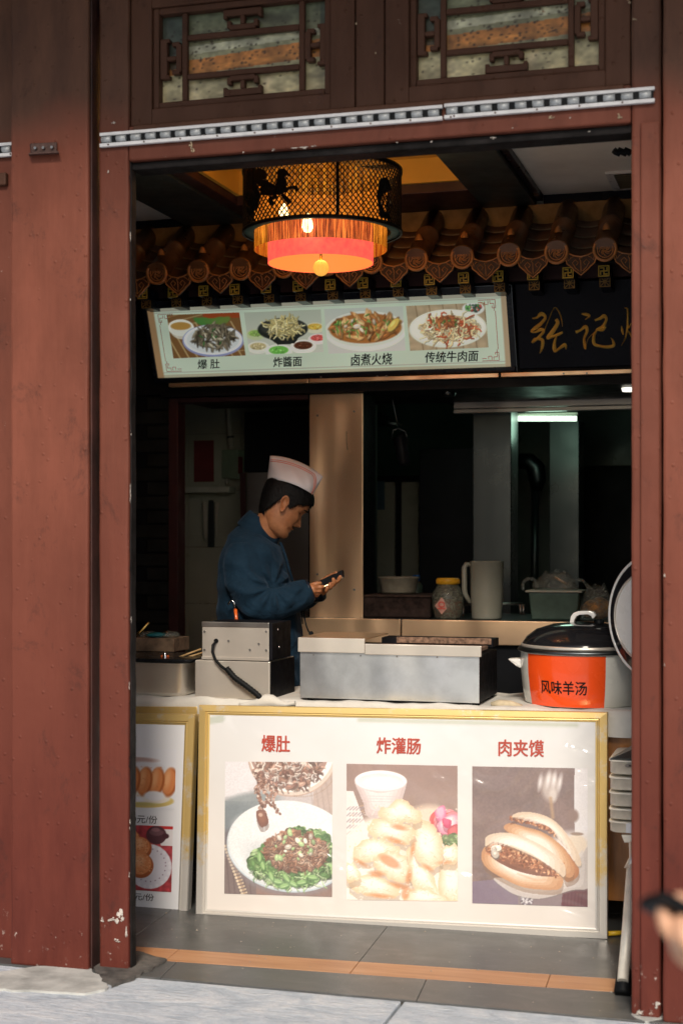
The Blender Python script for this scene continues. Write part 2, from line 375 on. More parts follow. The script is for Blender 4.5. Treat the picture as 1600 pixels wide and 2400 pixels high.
def fringe_mat():
    t = NT('lit string fringe'); t._c = t.n('ShaderNodeTexCoord').outputs['Object']
    sep = t.n('ShaderNodeSeparateXYZ'); t.l(t._c, sep.inputs[0])
    at = t.n('ShaderNodeMath', operation='ARCTAN2'); t.l(sep.outputs[1], at.inputs[0]); t.l(sep.outputs[0], at.inputs[1])
    cb = t.n('ShaderNodeCombineXYZ'); t.l(at.outputs[0], cb.inputs[0]); 
    zz = t.n('ShaderNodeMath', operation='MULTIPLY'); zz.inputs[1].default_value = .10; t.l(sep.outputs[2], zz.inputs[0]); t.l(zz.outputs[0], cb.inputs[2])
    n = t.n('ShaderNodeTexNoise'); n.inputs['Scale'].default_value = 60; n.inputs['Detail'].default_value = 5; n.inputs['Roughness'].default_value = .8; t.l(cb.outputs[0], n.inputs['Vector'])
    lay = t.n('ShaderNodeTexNoise'); lay.inputs['Scale'].default_value = 3; t.l(t._c, lay.inputs['Vector'])
    c = t.ramp(n.outputs['Fac'], [(.46, (.010,.002,.0)), (.53, (.45,.10,.003)), (.62, (1,.42,.028))])
    t.setp(Base_Color=(.22,.10,.015), Emission_Color=c, Roughness=.6, Emission_Strength=1.1); t.l(t.ramp(n.outputs['Fac'], [(.40, 1.0), (.62, .5)]), t.b.inputs['Alpha']); return t.m
M['fringe'] = fringe_mat()
def redshade_mat():
    t = NT('lit red cloth shade'); n = t.noise(40, 4, .7)
    t.setp(Base_Color=(.30,.025,.025), Roughness=.7, Emission_Color=t.ramp(n, [(.3, (.86,.065,.06)), (.7, (1,.13,.075))]), Emission_Strength=.95); return t.m
M['redshade'] = redshade_mat()
M['orange_in'] = emit('lit inside of shade', (1,.22,.045), .85, (.35,.10,.03))
M['amber_glass'] = emit('amber glass finial', (.9,.42,.06), .7, (.7,.4,.1))

# ------------------------------------------------------------ little painter for the flat prints
class Cv:
    def __init__(s, W, H, bgc): s.W, s.H = W, H; s.a = np.ones((H, W, 3)) * np.array(bgc) / 255.; s.rg = np.random.RandomState(int(W*7+H*3+sum(bgc)))
    def _bl(s, y0, y1, x0, x1, m, c, al):
        if m.size == 0: return
        m = (m * al)[..., None]; c = np.array(c) / 255.
        s.a[y0:y1, x0:x1] = s.a[y0:y1, x0:x1] * (1-m) + c * m
    def ell(s, cx, cy, rx, ry, c, rot=0, soft=1.2, al=1, ring=None, half=None):
        cx *= s.W; cy *= s.H; rx *= s.W; ry *= s.H
        r = max(rx, ry) + soft*2 + 2; y0, y1 = max(0, int(cy-r)), min(s.H, int(cy+r)+1); x0, x1 = max(0, int(cx-r)), min(s.W, int(cx+r)+1)
        if y1 <= y0 or x1 <= x0: return
        yy, xx = np.mgrid[y0:y1, x0:x1]; dx, dy = xx-cx, yy-cy; ca, sa = math.cos(rot), math.sin(rot)
        u, v = dx*ca+dy*sa, -dx*sa+dy*ca
        d = (np.sqrt((u/rx)**2+(v/ry)**2)-1)*min(rx, ry)
        m = np.clip(.5-d/soft, 0, 1)
        if ring: m = np.clip(.5-(abs(d)-ring)/soft, 0, 1)
        if half == 'low': m = m*(dy > 0)
        s._bl(y0, y1, x0, x1, m, c, al)
    def line(s, pts, wd, c, al=1, soft=1.0):
        P_ = [(x*s.W, y*s.H) for x, y in pts]
        for (ax, ay), (bx, by) in zip(P_, P_[1:]):
            r = wd+soft+1; y0, y1 = max(0, int(min(ay, by)-r)), min(s.H, int(max(ay, by)+r)+1); x0, x1 = max(0, int(min(ax, bx)-r)), min(s.W, int(max(ax, bx)+r)+1)
            if y1 <= y0 or x1 <= x0: continue
            yy, xx = np.mgrid[y0:y1, x0:x1]; L = max(1e-6, (bx-ax)**2+(by-ay)**2); t = np.clip(((xx-ax)*(bx-ax)+(yy-ay)*(by-ay))/L, 0, 1)
            d = np.hypot(xx-ax-t*(bx-ax), yy-ay-t*(by-ay))-wd
            s._bl(y0, y1, x0, x1, np.clip(.5-d/soft, 0, 1), c, al)
    def poly(s, pts, c, al=1):
        yy, xx = np.mgrid[0:s.H, 0:s.W]; ins = np.zeros((s.H, s.W), bool); n = len(pts)
        for i in range(n):
            ax, ay = pts[i][0]*s.W, pts[i][1]*s.H; bx, by = pts[(i+1) % n][0]*s.W, pts[(i+1) % n][1]*s.H
            if ay == by: continue
            k = ((ay > yy) != (by > yy)) & (xx < (bx-ax)*(yy-ay)/(by-ay)+ax); ins ^= k
        s._bl(0, s.H, 0, s.W, ins.astype(float), c, al)
    def rect(s, x0, y0, x1, y1, c, al=1): s.poly([(x0,y0),(x1,y0),(x1,y1),(x0,y1)], c, al)
    def vgrad(s, c0, c1):
        t = np.linspace(0, 1, s.H)[:, None, None]; s.a = np.ones_like(s.a)*(np.array(c0)/255.*(1-t)+np.array(c1)/255.*t)
    def noise(s, amp, cell):
        h, w_ = max(2, int(s.H/cell)+2), max(2, int(s.W/cell)+2); g = s.rg.rand(h, w_)
        yy = np.linspace(0, h-1.001, s.H); xx = np.linspace(0, w_-1.001, s.W); yi, xi = yy.astype(int), xx.astype(int); fy, fx = (yy-yi)[:, None], (xx-xi)[None, :]
        f = g[yi][:, xi]*(1-fy)*(1-fx)+g[yi+1][:, xi]*fy*(1-fx)+g[yi][:, xi+1]*(1-fy)*fx+g[yi+1][:, xi+1]*fy*fx
        s.a *= (1+amp*(f-.5)*2)[..., None]
    def pile(s, n, cx, cy, rx, ry, cols, size, elong=1, al=.9, dome=True):
        """heap of small pieces, back ones first"""
        L = []
        for _ in range(n):
            r = math.sqrt(s.rg.rand()); a = s.rg.rand()*6.283; L.append((cx+rx*r*math.cos(a), cy+ry*r*math.sin(a)))
        L.sort(key=lambda q: q[1])
        for x, y in L:
            k = s.rg.rand(); c = np.array(cols[s.rg.randint(len(cols))])*(.72+.45*k); z = size*(.6+.8*s.rg.rand()); rt = s.rg.rand()*3.14
            s.ell(x+.15*z, y+.45*z, z*elong, z, np.clip(c*.45, 0, 255), rt, 1.0, al*.7)
            s.ell(x, y, z*elong, z, np.clip(c, 0, 255), rt, 1.0, al)
            s.ell(x-.1*z, y-.3*z, z*elong*.45, z*.35, np.clip(c*1.35+12, 0, 255), rt, 1.0, al*.7)
    def strands(s, n, cx, cy, rx, ry, cols, ln, wd, al=.9):
        for _ in range(n):
            r = math.sqrt(s.rg.rand()); a = s.rg.rand()*6.283; x, y = cx+rx*r*math.cos(a), cy+ry*r*math.sin(a)
            d = s.rg.rand()*6.283; pts = [(x, y)]
            for _k in range(4): d += s.rg.randn()*.7; x += ln/4*math.cos(d); y += ln/4*math.sin(d)*s.W/s.H; pts.append((x, y))
            c = np.array(cols[s.rg.randint(len(cols))])*(.75+.45*s.rg.rand()); q = np.clip(c, 0, 255)
            s.line([(a_+.004, b_+.009) for a_, b_ in pts], wd, np.clip(c*.5, 0, 255), al*.6); s.line(pts, wd*.8, q, al)
    def blob(s, pts, org, size, edge, mid, hi=None, steps=7, shade=.035, jag=.0):
        q = [((x-org[0])/size[0], (y-org[1])/size[1]) for x, y in pts]; n = len(q); S = []
        for i in range(n):
            p = [q[(i+k-1) % n] for k in range(4)]
            for k in range(5):
                t = k/5; S.append(tuple(.5*(2*p[1][j]+(p[2][j]-p[0][j])*t+(2*p[0][j]-5*p[1][j]+4*p[2][j]-p[3][j])*t*t+(3*p[1][j]-p[0][j]-3*p[2][j]+p[3][j])*t**3) for j in (0, 1)))
        S = [(x+s.rg.randn()*jag, y+s.rg.randn()*jag) for x, y in S]
        cx, cy = sum(a for a, b in S)/len(S), sum(b for a, b in S)/len(S)
        s.poly([(x+.004, y+shade) for x, y in S], tuple(c*.55 for c in edge), .45)
        for k in range(steps):
            t = k/(steps-1); f = 1-.62*t; c = tuple(edge[j]*(1-t)+(hi or mid)[j]*t if t > .5 and hi else edge[j]*(1-min(1, t*1.6))+mid[j]*min(1, t*1.6) for j in range(3))
            s.poly([(cx+(x-cx)*f-.006*t, cy+(y-cy)*f-.02*t) for x, y in S], c, .9 if k == 0 else .55)
    def fade(s, c, al): s.a = s.a*(1-al)+np.array(c)/255.*al
def pic_object(cv, panel, u0, v0, u1, v1, d, name, mat, parent):
    H, W = cv.H, cv.W
    L = parent_world(parent) if parent is not None else Vector((0,0,0))
    V = [panel(u0+(u1-u0)*i/(W-1), v0+(v1-v0)*j/(H-1), d)-L for j in range(H) for i in range(W)]
    idx = np.arange(H*W).reshape(H, W); Fc = np.stack([idx[1:, :-1], idx[1:, 1:], idx[:-1, 1:], idx[:-1, :-1]], -1).reshape(-1, 4)
    me = bpy.data.meshes.new(name); me.from_pydata([tuple(v) for v in V], [], Fc.tolist()); me.update()
    a = np.clip(cv.a, 0, 1).reshape(-1, 3); lin = np.where(a <= .04045, a/12.92, ((a+.055)/1.055)**2.4)
    at = me.color_attributes.new('Col', 'FLOAT_COLOR', 'POINT'); at.data.foreach_set('color', np.hstack([lin, np.ones((len(lin), 1))]).astype(np.float32).ravel())
    o = bpy.data.objects.new(name, me); COL.objects.link(o); me.materials.append(mat); o.parent = parent; return o
_tc = {}
def text_mesh(txt, bold=0.0):
    if (txt, bold) in _tc: return _tc[(txt, bold)]
    c = bpy.data.curves.new('lettering', 'FONT'); c.body = txt; c.offset = bold; c.resolution_u = 3
    o = bpy.data.objects.new('lettering', c); COL.objects.link(o); dg = bpy.context.evaluated_depsgraph_get()
    m = bpy.data.meshes.new_from_object(o.evaluated_get(dg)); v = np.array([tuple(q.co) for q in m.vertices]); f = [tuple(p.vertices) for p in m.polygons]
    bpy.data.objects.remove(o); bpy.data.curves.remove(c); bpy.data.meshes.remove(m)
    v[:, 0] -= v[:, 0].min(); v[:, 1] -= v[:, 1].min(); v[:, 0] /= v[:, 0].max(); v[:, 1] /= v[:, 1].max()
    _tc[(txt, bold)] = (v, f); return v, f
def text_on(fn, txt, u0, v0, u1, v1, d, mat, parent, name='lettering', bold=.02, shear=0):
    v, f = text_mesh(txt, 0); mb = MB(); k = bold/max(1, len(txt))*.9
    for q, (sx, sy) in enumerate(((0,0),(k,0),(-k,0),(0,bold*.6),(0,-bold*.6)) if bold else ((0,0),)):
        mb.add([fn(u0+(u1-u0)*(x+sx)+shear*y, v1-(v1-v0)*(y+sy), d+q*.00008) for x, y, _ in v], f)
    return mb.build(name, mat, parent, recalc=False)
def wobble(o, amp, scale, seed=0):
    for v in o.data.vertices:
        q = Vector(v.co)*scale+Vector((seed, seed*1.7, 0)); v.co += Vector(mnoise.noise_vector(q))*amp

# ============================================================ SETTING: ground, floor
g = MB().add([(-60,-90,-.16),(60,-90,-.16),(60,60,-.16),(-60,60,-.16)], [(0,1,2,3)]).build('ground', M['asphalt']); tag(g, kind='structure')
pv = MB().box(-6, 4, -3.4, -.045, -.158, -.03).build('pavement', M['cement']); tag(pv, kind='structure')
for x0, x1, y0, y1 in ((-5,-3.1,-.9,-.045),(-3.09,-1.05,-.9,-.045),(-1.04,.9,-.9,-.045),(.91,3,-.9,-.045),(-5,-2.6,-1.8,-.91),(-2.59,-.7,-1.8,-.91),(-.69,1.4,-1.8,-.91),(-5,-2.2,-3.3,-1.81),(-2.19,0,-3.3,-1.81),(.01,3,-3.3,-1.81)):
    MB().box(x0, x1, y0, y1, -.03, -.004).build('paving_slab', M['stone'], pv, bevel=.004)
fl = MB().box(-4.6, 1.2, -.044, 5.2, -.155, -.008).build('floor', M['grout']); tag(fl, kind='structure')
# tiles laid very slightly askew to the front
ka = R(2.9); kx = Vector((math.cos(ka), math.sin(ka), 0)); ky = Vector((-math.sin(ka), math.cos(ka), 0)); K0 = PZ(1200, 2308, 0)
def tile(a0, a1, b0, b1, mat, name):
    pts = [K0+kx*a0+ky*b0, K0+kx*a1+ky*b0, K0+kx*a1+ky*b1, K0+kx*a0+ky*b1]
    pts = [Vector((p.x, max(p.y, -.043), 0)) for p in pts]
    MB().hexa([p+Vector((0,0,-.008)) for p in pts]+[p for p in pts]).build(name, mat, fl, bevel=.0015)
e = .0009
for i in range(-6, 4):
    o_ = .10
    tile(i*.60+o_+e, (i+1)*.60+o_-e, e, .135-e, M['border'], 'border_tile')
for i in range(-4, 3):
    tile(i*.80-.26+e, (i+1)*.80-.26-e, -.40, -e, M['floor'], 'floor_tile')
    for j in range(6):
        sh = .0 if j % 2 else .4
        tile(i*.80-.1+sh+e, (i+1)*.80-.1+sh-e, .135+j*.8+e, .135+(j+1)*.8-e, M['floor'], 'floor_tile')

cr_ = MB(); rr = random.Random(4)
for _ in range(170):
    x, y = rr.uniform(-2.3, -.3), rr.uniform(-.02, .75)**1.0; r_ = rr.uniform(.0012, .0042)*(1 if rr.random() < .9 else 1.6); n = 5
    cr_.add([(x+r_*math.cos(math.tau*k/n)*rr.uniform(.5,1.2), y+r_*math.sin(math.tau*k/n)*rr.uniform(.5,1.2), .0004) for k in range(n)]+[(x, y, r_*.6)], [(k, (k+1) % n, n) for k in range(n)])
tag(cr_.build('crumbs', simple('pale crumbs and grit', (.34,.30,.25), .9, 0, .6, 200), recalc=False), 'scattered crumbs and grit on the tiled threshold', 'grit', kind='stuff')

# ============================================================ SHOP FRONT
xL0, xL1 = XA(232, 0), XA(301, 0); xR0, xR1 = XA(1478, 0), XA(1549, 0)
zTop = 2.505; ZC = 4.1
front = thing('shop_front', 'dark red painted timber shop front framing the open food stall', 'shop front', (XA(800,0), 0, 0))
def fb(name, x0, x1, y0, y1, z0, z1, mat='wood', bev=.006):
    return MB().box(x0, x1, y0, y1, z0, z1).build(name, M[mat], front, bevel=bev)
# door posts: painted face and blackened inner lining
def rough_post(x0, x1, y0, y1, z0, z1, mat, bev=.008, amp=.003):
    b = MB(); n = 46
    rs = [[(x0,y0,z),(x1,y0,z),(x1,y1,z),(x0,y1,z)] for z in [z0+(z1-z0)*i/n for i in range(n+1)]]
    b.rings(rs, True, False); o = b.build('post', M[mat], front, bevel=bev); wobble(o, amp, 9); return o
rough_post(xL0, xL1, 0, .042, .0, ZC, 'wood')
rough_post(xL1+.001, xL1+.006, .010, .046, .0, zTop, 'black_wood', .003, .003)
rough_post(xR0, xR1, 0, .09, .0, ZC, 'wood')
fb('moulding', XA(1500,0), XA(1546,0), -.012, -.001, .0, 2.5, 'wood', .005)
# lintel with rail zone
zs0 = 1.34+1.272
fb('lintel', xL1+.001, xR0-.001, 0, .09, zTop, zs0, 'wood')
MB().box(xL1+.001, xR0-.001, .02, .10, zTop-.024, zTop-.001).build('lintel_lining', M['black_wood'], front, bevel=.003)
fb('ledge', xL1+.02, xR0-.02, -.012, -.001, zs0-.022, zs0-.001, 'wood_dark', .005)
xm0, xm1 = XA(830,0), XA(897,0)
fb('mullion', xm0, xm1, .012, .08, zs0+.001, ZC, 'wood_dark')
fb('transom', xL1+.002, xm0-.002, .015, .08, 1.34+1.69, ZC, 'wood_dark'); fb('transom', xm1+.002, xR0-.002, .015, .08, 1.34+1.69, ZC, 'wood_dark')
# lattice windows
def pane_print(seed):
    c = Cv(150, 100, (170,168,140)); c.rg = np.random.RandomState(seed)
    c.vgrad((96,106,84), (196,184,144)); c.noise(.18, 22)
    c.poly([(0,.52),(.25,.5),(1,.40),(1,.60),(.22,.67),(0,.66)], (184,112,48), .85)
    c.poly([(.2,.60),(1,.51),(1,.56),(.2,.66)], (205,140,70), .6)
    c.poly([(.15,.36),(1,.28),(1,.36),(.15,.45)], (205,206,186), .55)
    c.line([(.0,.1),(.12,.55),(.2,.95)], 5, (215,205,175), .35, 6); c.line([(.6,1),(.66,.7)], 4, (220,200,165), .4, 5)
    c.rect(0,0,.16,.6,(30,44,44),.65); c.rect(.95,0,1,.5,(34,48,44),.5)
    c.noise(.22, 9); c.noise(.14, 3)
    for _ in range(190):
        y_ = min(1, max(0, .5+c.rg.randn()*.2)); c.ell(c.rg.rand(), y_, .004+.006*c.rg.rand(), .006+.008*c.rg.rand(), (40,32,24), 0, 1, .7)
    c.ell(.65, .13, .10, .05, (30,26,20), .1, 5, .5); return c
def window(pxa, pxb, ppa, ppb, vbars, seed):
    x0, x1 = XA(pxa,0)+.003, XA(pxb,0)-.003; z0, z1 = zs0+.003, 1.34+1.687
    p0, p1 = XA(ppa,.03), XA(ppb,.03); q0, q1 = 1.34+1.345, 1.34+1.616
    wn = bpy.data.objects.new('window', None); COL.objects.link(wn); wn.parent = front; wn.location = Vector((x0, 0, z0))-parent_world(front)
    b = MB(); b.box(x0, p0-.02, .012, .06, z0, z1); b.box(p1+.02, x1, .012, .06, z0, z1); b.box(p0-.021, p1+.021, .013, .061, z0, q0-.02); b.box(p0-.021, p1+.021, .013, .061, q1+.02, z1)
    b.build('sash', M['wood_dark'], wn, bevel=.004)
    b = MB(); b.box(p0-.0195, p0, .022, .058, q0-.0195, q1+.0195); b.box(p1, p1+.0195, .022, .058, q0-.0195, q1+.0195); b.box(p0+.0003, p1-.0003, .0225, .0585, q0-.0195, q0); b.box(p0+.0003, p1-.0003, .0225, .0585, q1, q1+.0195)
    b.build('inner_frame', M['wood_dark'], wn, bevel=.004)
    va, vb = XA(vbars[0],.03), XA(vbars[1],.03); hz = (1.34+1.419, 1.34+1.539); t_ = .0085
    for xv in (va, vb): MB().box(xv-t_, xv+t_, .028, .048, q0+.0005, q1-.0005).build('lattice_bar', M['wood_dark'], wn, bevel=.003)
    for zz in hz: MB().box(va+t_+.0005, vb-t_-.0005, .029, .047, zz-t_, zz+t_).build('lattice_bar', M['wood_dark'], wn, bevel=.003)
    def orn(f):    # f maps (a along, b away from bar 0..1) to (x,z)
        def bx(a0, a1, b0, b1):
            c_ = [f(a0,b0), f(a1,b0), f(a1,b1), f(a0,b1)]
            b_.hexa([(x, .026, z) for x, z in c_]+[(x, .050, z) for x, z in c_])
        b_ = MB(); bx(-.042,.042,.02,.26); bx(-.050,-.036,.10,.44); bx(.036,.050,.10,.44); bx(-.007,.007,.26,.66)
        bx(-.062,.062,.66,.97); bx(-.062,-.050,.55,.70); bx(.050,.062,.55,.70)
        b_.build('fret_ornament', M['wood_dark'], wn, bevel=.003)
    xc = (va+vb)/2; zc = (hz[0]+hz[1])/2
    hb = hz[0]-t_-q0; orn(lambda a, b: (xc+a*1.0, hz[0]-t_-b*hb)); orn(lambda a, b: (xc+a*1.0, hz[1]+t_+b*hb))
    wl = va-t_-p0; orn(lambda a, b: (va-t_-b*wl, zc+a)); orn(lambda a, b: (vb+t_+b*wl, zc+a))
    pn = Panel((p0,.054,q1), (p1,.054,q1), (p0,.054,q0), (p1,.054,q0)); pic_object(pane_print(seed), pn, 0, 0, 1, 1, 0, 'pane', M['pane'], wn)
window(301, 830, 375, 762, (433, 707), 3)
window(897, 1478, 976, 1402, (1038, 1337), 8)
# upper wall and the deep eave above the frame
up = MB().box(-4.4, 2.6, .015, .2, ZC, 5.4).build('upper_wall', M['wood_dark'], front)
ev = MB().hexa([(-4.4,-1.28,3.46),(2.6,-1.28,3.46),(2.6,0,3.95),(-4.4,0,3.95),(-4.4,-1.28,3.56),(2.6,-1.28,3.56),(2.6,0,4.09),(-4.4,0,4.09)]).build('eave', M['wood_dark'], front)
# big pillars
def pillar(pxa, pxb, label, y0=-.035, xr=None):
    x0, x1 = XA(pxa, y0), (XA(pxb, y0) if xr is None else xr)
    t = thing('pillar', label, 'pillar', ((x0+x1)/2, .1, 0)); b = MB(); n = 60
    rs = [[(x0,y0,z),(x1,y0,z),(x1,.24,z),(x0,.24,z)] for z in [-.003+(3.55)*i/n for i in range(n+1)]]
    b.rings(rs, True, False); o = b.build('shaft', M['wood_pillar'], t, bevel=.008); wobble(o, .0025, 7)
    if xr is None and pxa < 400: MB().box(x1+.0035, x1+.008, y0+.012, .05, 0, 3.45).build('shaded_side', M['side_wood'], t)  # dark board: recess shade and grime both put into its colour
    return t
pl = pillar(25, 207, 'wide dark red pillar left of the stall, with a small rusty bracket on it')
pr = pillar(1552, 1700, 'dark red pillar at the right edge of the stall opening')
# recess between left pillar and door post, bay beyond
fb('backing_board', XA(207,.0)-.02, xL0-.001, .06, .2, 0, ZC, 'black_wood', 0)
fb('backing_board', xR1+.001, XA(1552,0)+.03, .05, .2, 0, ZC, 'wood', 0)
lb = thing('neighbouring_bay', 'narrow strip of dark red timber at the far left behind the wide pillar', 'wall', (-2.6,.02,0))
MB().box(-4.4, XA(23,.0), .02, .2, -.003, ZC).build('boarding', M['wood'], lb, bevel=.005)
MB().box(-4.4, XA(12,-.005), .0, .019, 2.46, 2.50).build('moulding', M['wood_dark'], lb, bevel=.004)
# cement feet
cf = MB()
def patch(pts, z, mat, name, parent=None):
    q = []
    for k in range(len(pts)):
        a, c = Vector(pts[k]), Vector(pts[(k+1) % len(pts)])
        for m in range(7): p = a.lerp(c, m/7); w_ = .010 if 0 < m < 7 else 0; q.append((p.x+mnoise.noise(Vector((p.x*30, p.y*30, 3)))*w_*1.6, p.y+mnoise.noise(Vector((p.x*30, p.y*30, 9)))*w_))
    pts = q
    n = len(pts); b = MB(); b.add([(x,y,z) for x,y in pts]+[(x,y,-.02) for x,y in pts], [tuple(range(n))]+[(i,(i+1)%n,(i+1)%n+n,i+n) for i in range(n)]); return b
def pz(px, py, z=0): p = PZ(px, py, z); return (p.x, p.y)
b = patch([pz(-60,2290), pz(90,2266), pz(215,2268), pz(216,2276), pz(240,2295), pz(252,2318), pz(200,2330), pz(60,2322), pz(-60,2318)], .003, 'cement', ''); o = b.build('cement_patch', M['cement'], pv)
b = patch([pz(214,2262), pz(300,2250), pz(312,2230), pz(340,2238), pz(392,2252), pz(372,2266), pz(330,2288), pz(262,2313), pz(236,2292)], .006, 'cement_dark', ''); o = b.build('cement_patch', M['cement_dark'], pv)
b = patch([pz(1478,2378), pz(1500,2352), pz(1545,2335), pz(1560,2352), pz(1640,2362), pz(1640,2392), pz(1560,2384), pz(1510,2396)], .003, 'cement', ''); o = b.build('cement_patch', M['cement'], pv)

# flaked paint, bare primer and old filler on the front
def chips(spots, mat, name):
    for px, py, w_, h_, Y in spots:
        b = MB(); c_ = P(px, py, Y); rr = random.Random(int(px*31+py)); m = 1 if max(w_, h_) < .006 else 9
        for q in range(m):
            f = 1 if m == 1 else rr.uniform(.12,.62); ox, oz = (0, 0) if m == 1 else (rr.gauss(0,.55)*w_, rr.gauss(0,.55)*h_); n = 11
            ring_ = [(ox+math.cos(math.tau*k/n)*w_*f*rr.uniform(.35,1.1), oz+math.sin(math.tau*k/n)*h_*f*rr.uniform(.35,1.1)) for k in range(n)]; dz = .0002*q
            b.add([c_+Vector((x, 0, z)) for x, z in ring_]+[c_+Vector((x*.85, -.0008-dz, z*.85)) for x, z in ring_], [(k, (k+1) % n, (k+1) % n+n, k+n) for k in range(n)]+[tuple(range(n, 2*n))])
        b.build(name, M[mat], front, recalc=False)
M['filler'] = simple('old yellowish filler', (.46,.36,.24), .85, 0, .5, 60, .6, 90); M['primer'] = simple('bare pale primer', (.52,.47,.42), .85, 0, .4, 60, .5, 90)
chips([(449,342,.008,.012,-.002),(452,352,.006,.010,-.002),(1452,273,.007,.006,-.002),(1290,276,.009,.004,-.002),(1270,25,.006,.006,.010),(1484,46,.005,.006,-.002),(834,55,.004,.005,.010),(1475,5,.006,.004,-.002),(880,124,.003,.004,.010)], 'filler', 'filler_lump')
chips([(700,346,.018,.0035,-.002),(735,342,.010,.003,-.002),(640,352,.006,.003,-.002),(570,357,.004,.003,-.002),(1010,332,.005,.003,-.002),(930,334,.004,.002,-.002),(1155,323,.008,.002,-.002),(1380,308,.005,.002,-.002),(254,402,.004,.005,-.002),(268,288,.005,.006,-.002),(1200,300,.003,.002,-.002),(1335,276,.003,.003,-.002),(282,2150,.016,.018,-.002),(262,2156,.010,.006,-.002),(276,2206,.009,.005,-.002),(296,2186,.003,.020,-.002),(240,2157,.004,.007,-.002),(1556,1350,.0015,.006,-.038),(1556,1558,.0015,.006,-.038),(1500,2372,.012,.007,-.014),(1540,2355,.010,.009,-.014)], 'primer', 'bare_patch')
for k in range(12):
    yy = 420+k*150+random.uniform(-20,20); chips([(random.uniform(303,309), yy, .0014, random.uniform(.004,.022), -.002)], 'primer' if k % 3 else 'black_wood', 'bare_patch')

# ------------------------------------------------------------ white hinge strips, bracket
def strip(pxa, pxb, zc, label, tilt=0, y=-.014):
    x0, x1 = XA(pxa, y), XA(pxb, y); t = thing('hinge_strip', label, 'hinge', (x0, y, zc), 'white metal hinge strips over the opening')
    MB().box(x0, x1, y-.002, y+.012, zc+.0115, zc+.0215).build('upper_flange', M['white_metal'], t, bevel=.0015)
    MB().box(x0, x1, y-.002, y+.012, zc-.0225, zc-.0115).build('lower_flange', M['white_metal'], t, bevel=.0015)
    n = max(1, round((x1-x0)/.0485)); src = None
    for k in range(n):
        xa = x0+(x1-x0)*(k+.16)/n; xb = x0+(x1-x0)*(k+.80)/n
        if src is None:
            src = MB().tube([(xa, y+.002, zc), (xb, y+.002, zc)], .0098, 12).build('knuckle', M['rail_bolt'], t)
        else: copy_to(src, (xa-xa0, 0, 0), t)
        if k == 0: xa0 = xa
    MB().box(x0+.004, x1-.004, y+.003, y+.0135, zc-.0112, zc+.0112).build('dark_slot', M['near_black'], t)
    sc_ = MB()
    for k in range(0, int((x1-x0)/.12)+1): sc_.tube([(x0+.03+k*.12, y-.0035, zc-.017), (x0+.03+k*.12, y-.002, zc-.017)], .0028, 8)
    sc_.build('screw', M['bracket'], t)
    return t
strip(234, 1036, 2.5735, 'long white hinge strip screwed along the lintel, left length above the lantern')
strip(1040, 1533, 2.5755, 'short white hinge strip screwed along the lintel, right length')
strip(-150, 32, 2.5735, 'cut end of a white hinge strip at the far left behind the wide pillar', y=.004)
bx = P(68,348,-.037); bt = thing('bracket', 'small rusty bracket with three bolts on the wide left pillar', 'bracket', bx)
MB().hexa([P(70,337,-.036),P(135,333,-.036),P(135,357,-.036),P(72,360,-.036),P(72,336,-.046),P(133,333,-.046),P(133,356,-.05),P(74,359,-.05)]).build('plate', M['bracket'], bt, bevel=.002)
MB().hexa([P(68,358,-.036),P(138,355,-.036),P(138,361,-.036),P(68,365,-.036),P(68,358,-.066),P(138,354,-.066),P(138,358,-.066),P(68,362,-.066)]).build('lip', M['bracket'], bt, bevel=.001)
for q in (85, 104, 124):
    c_ = P(q, 348-(q-85)*.05, -.05); MB().tube([c_, c_+Vector((0,-.008,0))], .0045, 8).build('bolt', M['screw'], bt)

# ============================================================ ROOM SHELL
rm = thing('room_shell', 'dim side walls and rear kitchen walls of the stall', 'wall', (-1.5,2.2,0))
MB().box(-3.6,-3.5, .25, 5.2, 0, 3.1).build('side_wall', M['kitchen_wall'], rm)
MB().box(.9,1.0, .25, 5.2, 0, 3.1).build('side_wall', M['kitchen_wall'], rm)
MB().box(-3.5,.9, 5.1, 5.2, 0, 3.1).build('rear_wall', M['kitchen_wall'], rm)
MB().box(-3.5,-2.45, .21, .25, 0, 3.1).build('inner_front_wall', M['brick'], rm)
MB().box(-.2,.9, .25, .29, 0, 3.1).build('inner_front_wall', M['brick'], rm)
# ceiling
ce = MB().box(-3.7, 1.1, .13, 5.3, 3.0, 3.1).build('ceiling', M['beam_dark']); tag(ce, kind='structure')
zc_ = 2.80
def cp(px, py, z=zc_): p = PZ(px, py, z); return p
YB = 2.10
xb0, xb1 = cp(1274,459).x, cp(1083,421,2.80).x           # right panel starts, yellow ends
MB().box(xb0+.0, .9, .14, YB, zc_, zc_+.05).build('ceiling_board', M['ceil_white'], ce)
xw = cp(430,508).x; MB().box(-3.5, cp(437,508).x, .14, YB, zc_, zc_+.05).build('ceiling_board', M['ceil_white'], ce)
# coffer: yellow recess with trim
ya0, ya1 = cp(556,454,2.80).x, cp(1083,421,2.80).x; yb = cp(1083,421,2.80).y
b = MB(); b.box(ya0, ya1, .14, yb, 2.90, 2.93); b.box(ya0-.02, ya0-.001, .14, yb, 2.80, 2.93); b.box(ya1+.001, ya1+.02, .14, yb, 2.80, 2.93); b.box(ya0-.02, ya1+.02, yb+.001, yb+.02, 2.80, 2.93)
b.build('coffer', M['ceil_yellow'], ce)
MB().box(ya1+.021, xb0-.03, .14, YB, 2.755, 2.95).build('beam', M['beam_dark'], ce, bevel=.004)
MB().box(xb0-.029, xb0-.001, .14, YB, 2.775, 2.95).build('trim', M['navy'], ce, bevel=.003)
xq = ya0-.021; MB().box(xq-.06, xq, .14, YB, 2.765, 2.95).build('trim', M['beam_maroon'], ce, bevel=.004)
MB().box(cp(437,508).x+.001, xq-.061, .14, YB, 2.755, 2.95).build('beam', M['beam_dark'], ce, bevel=.004)
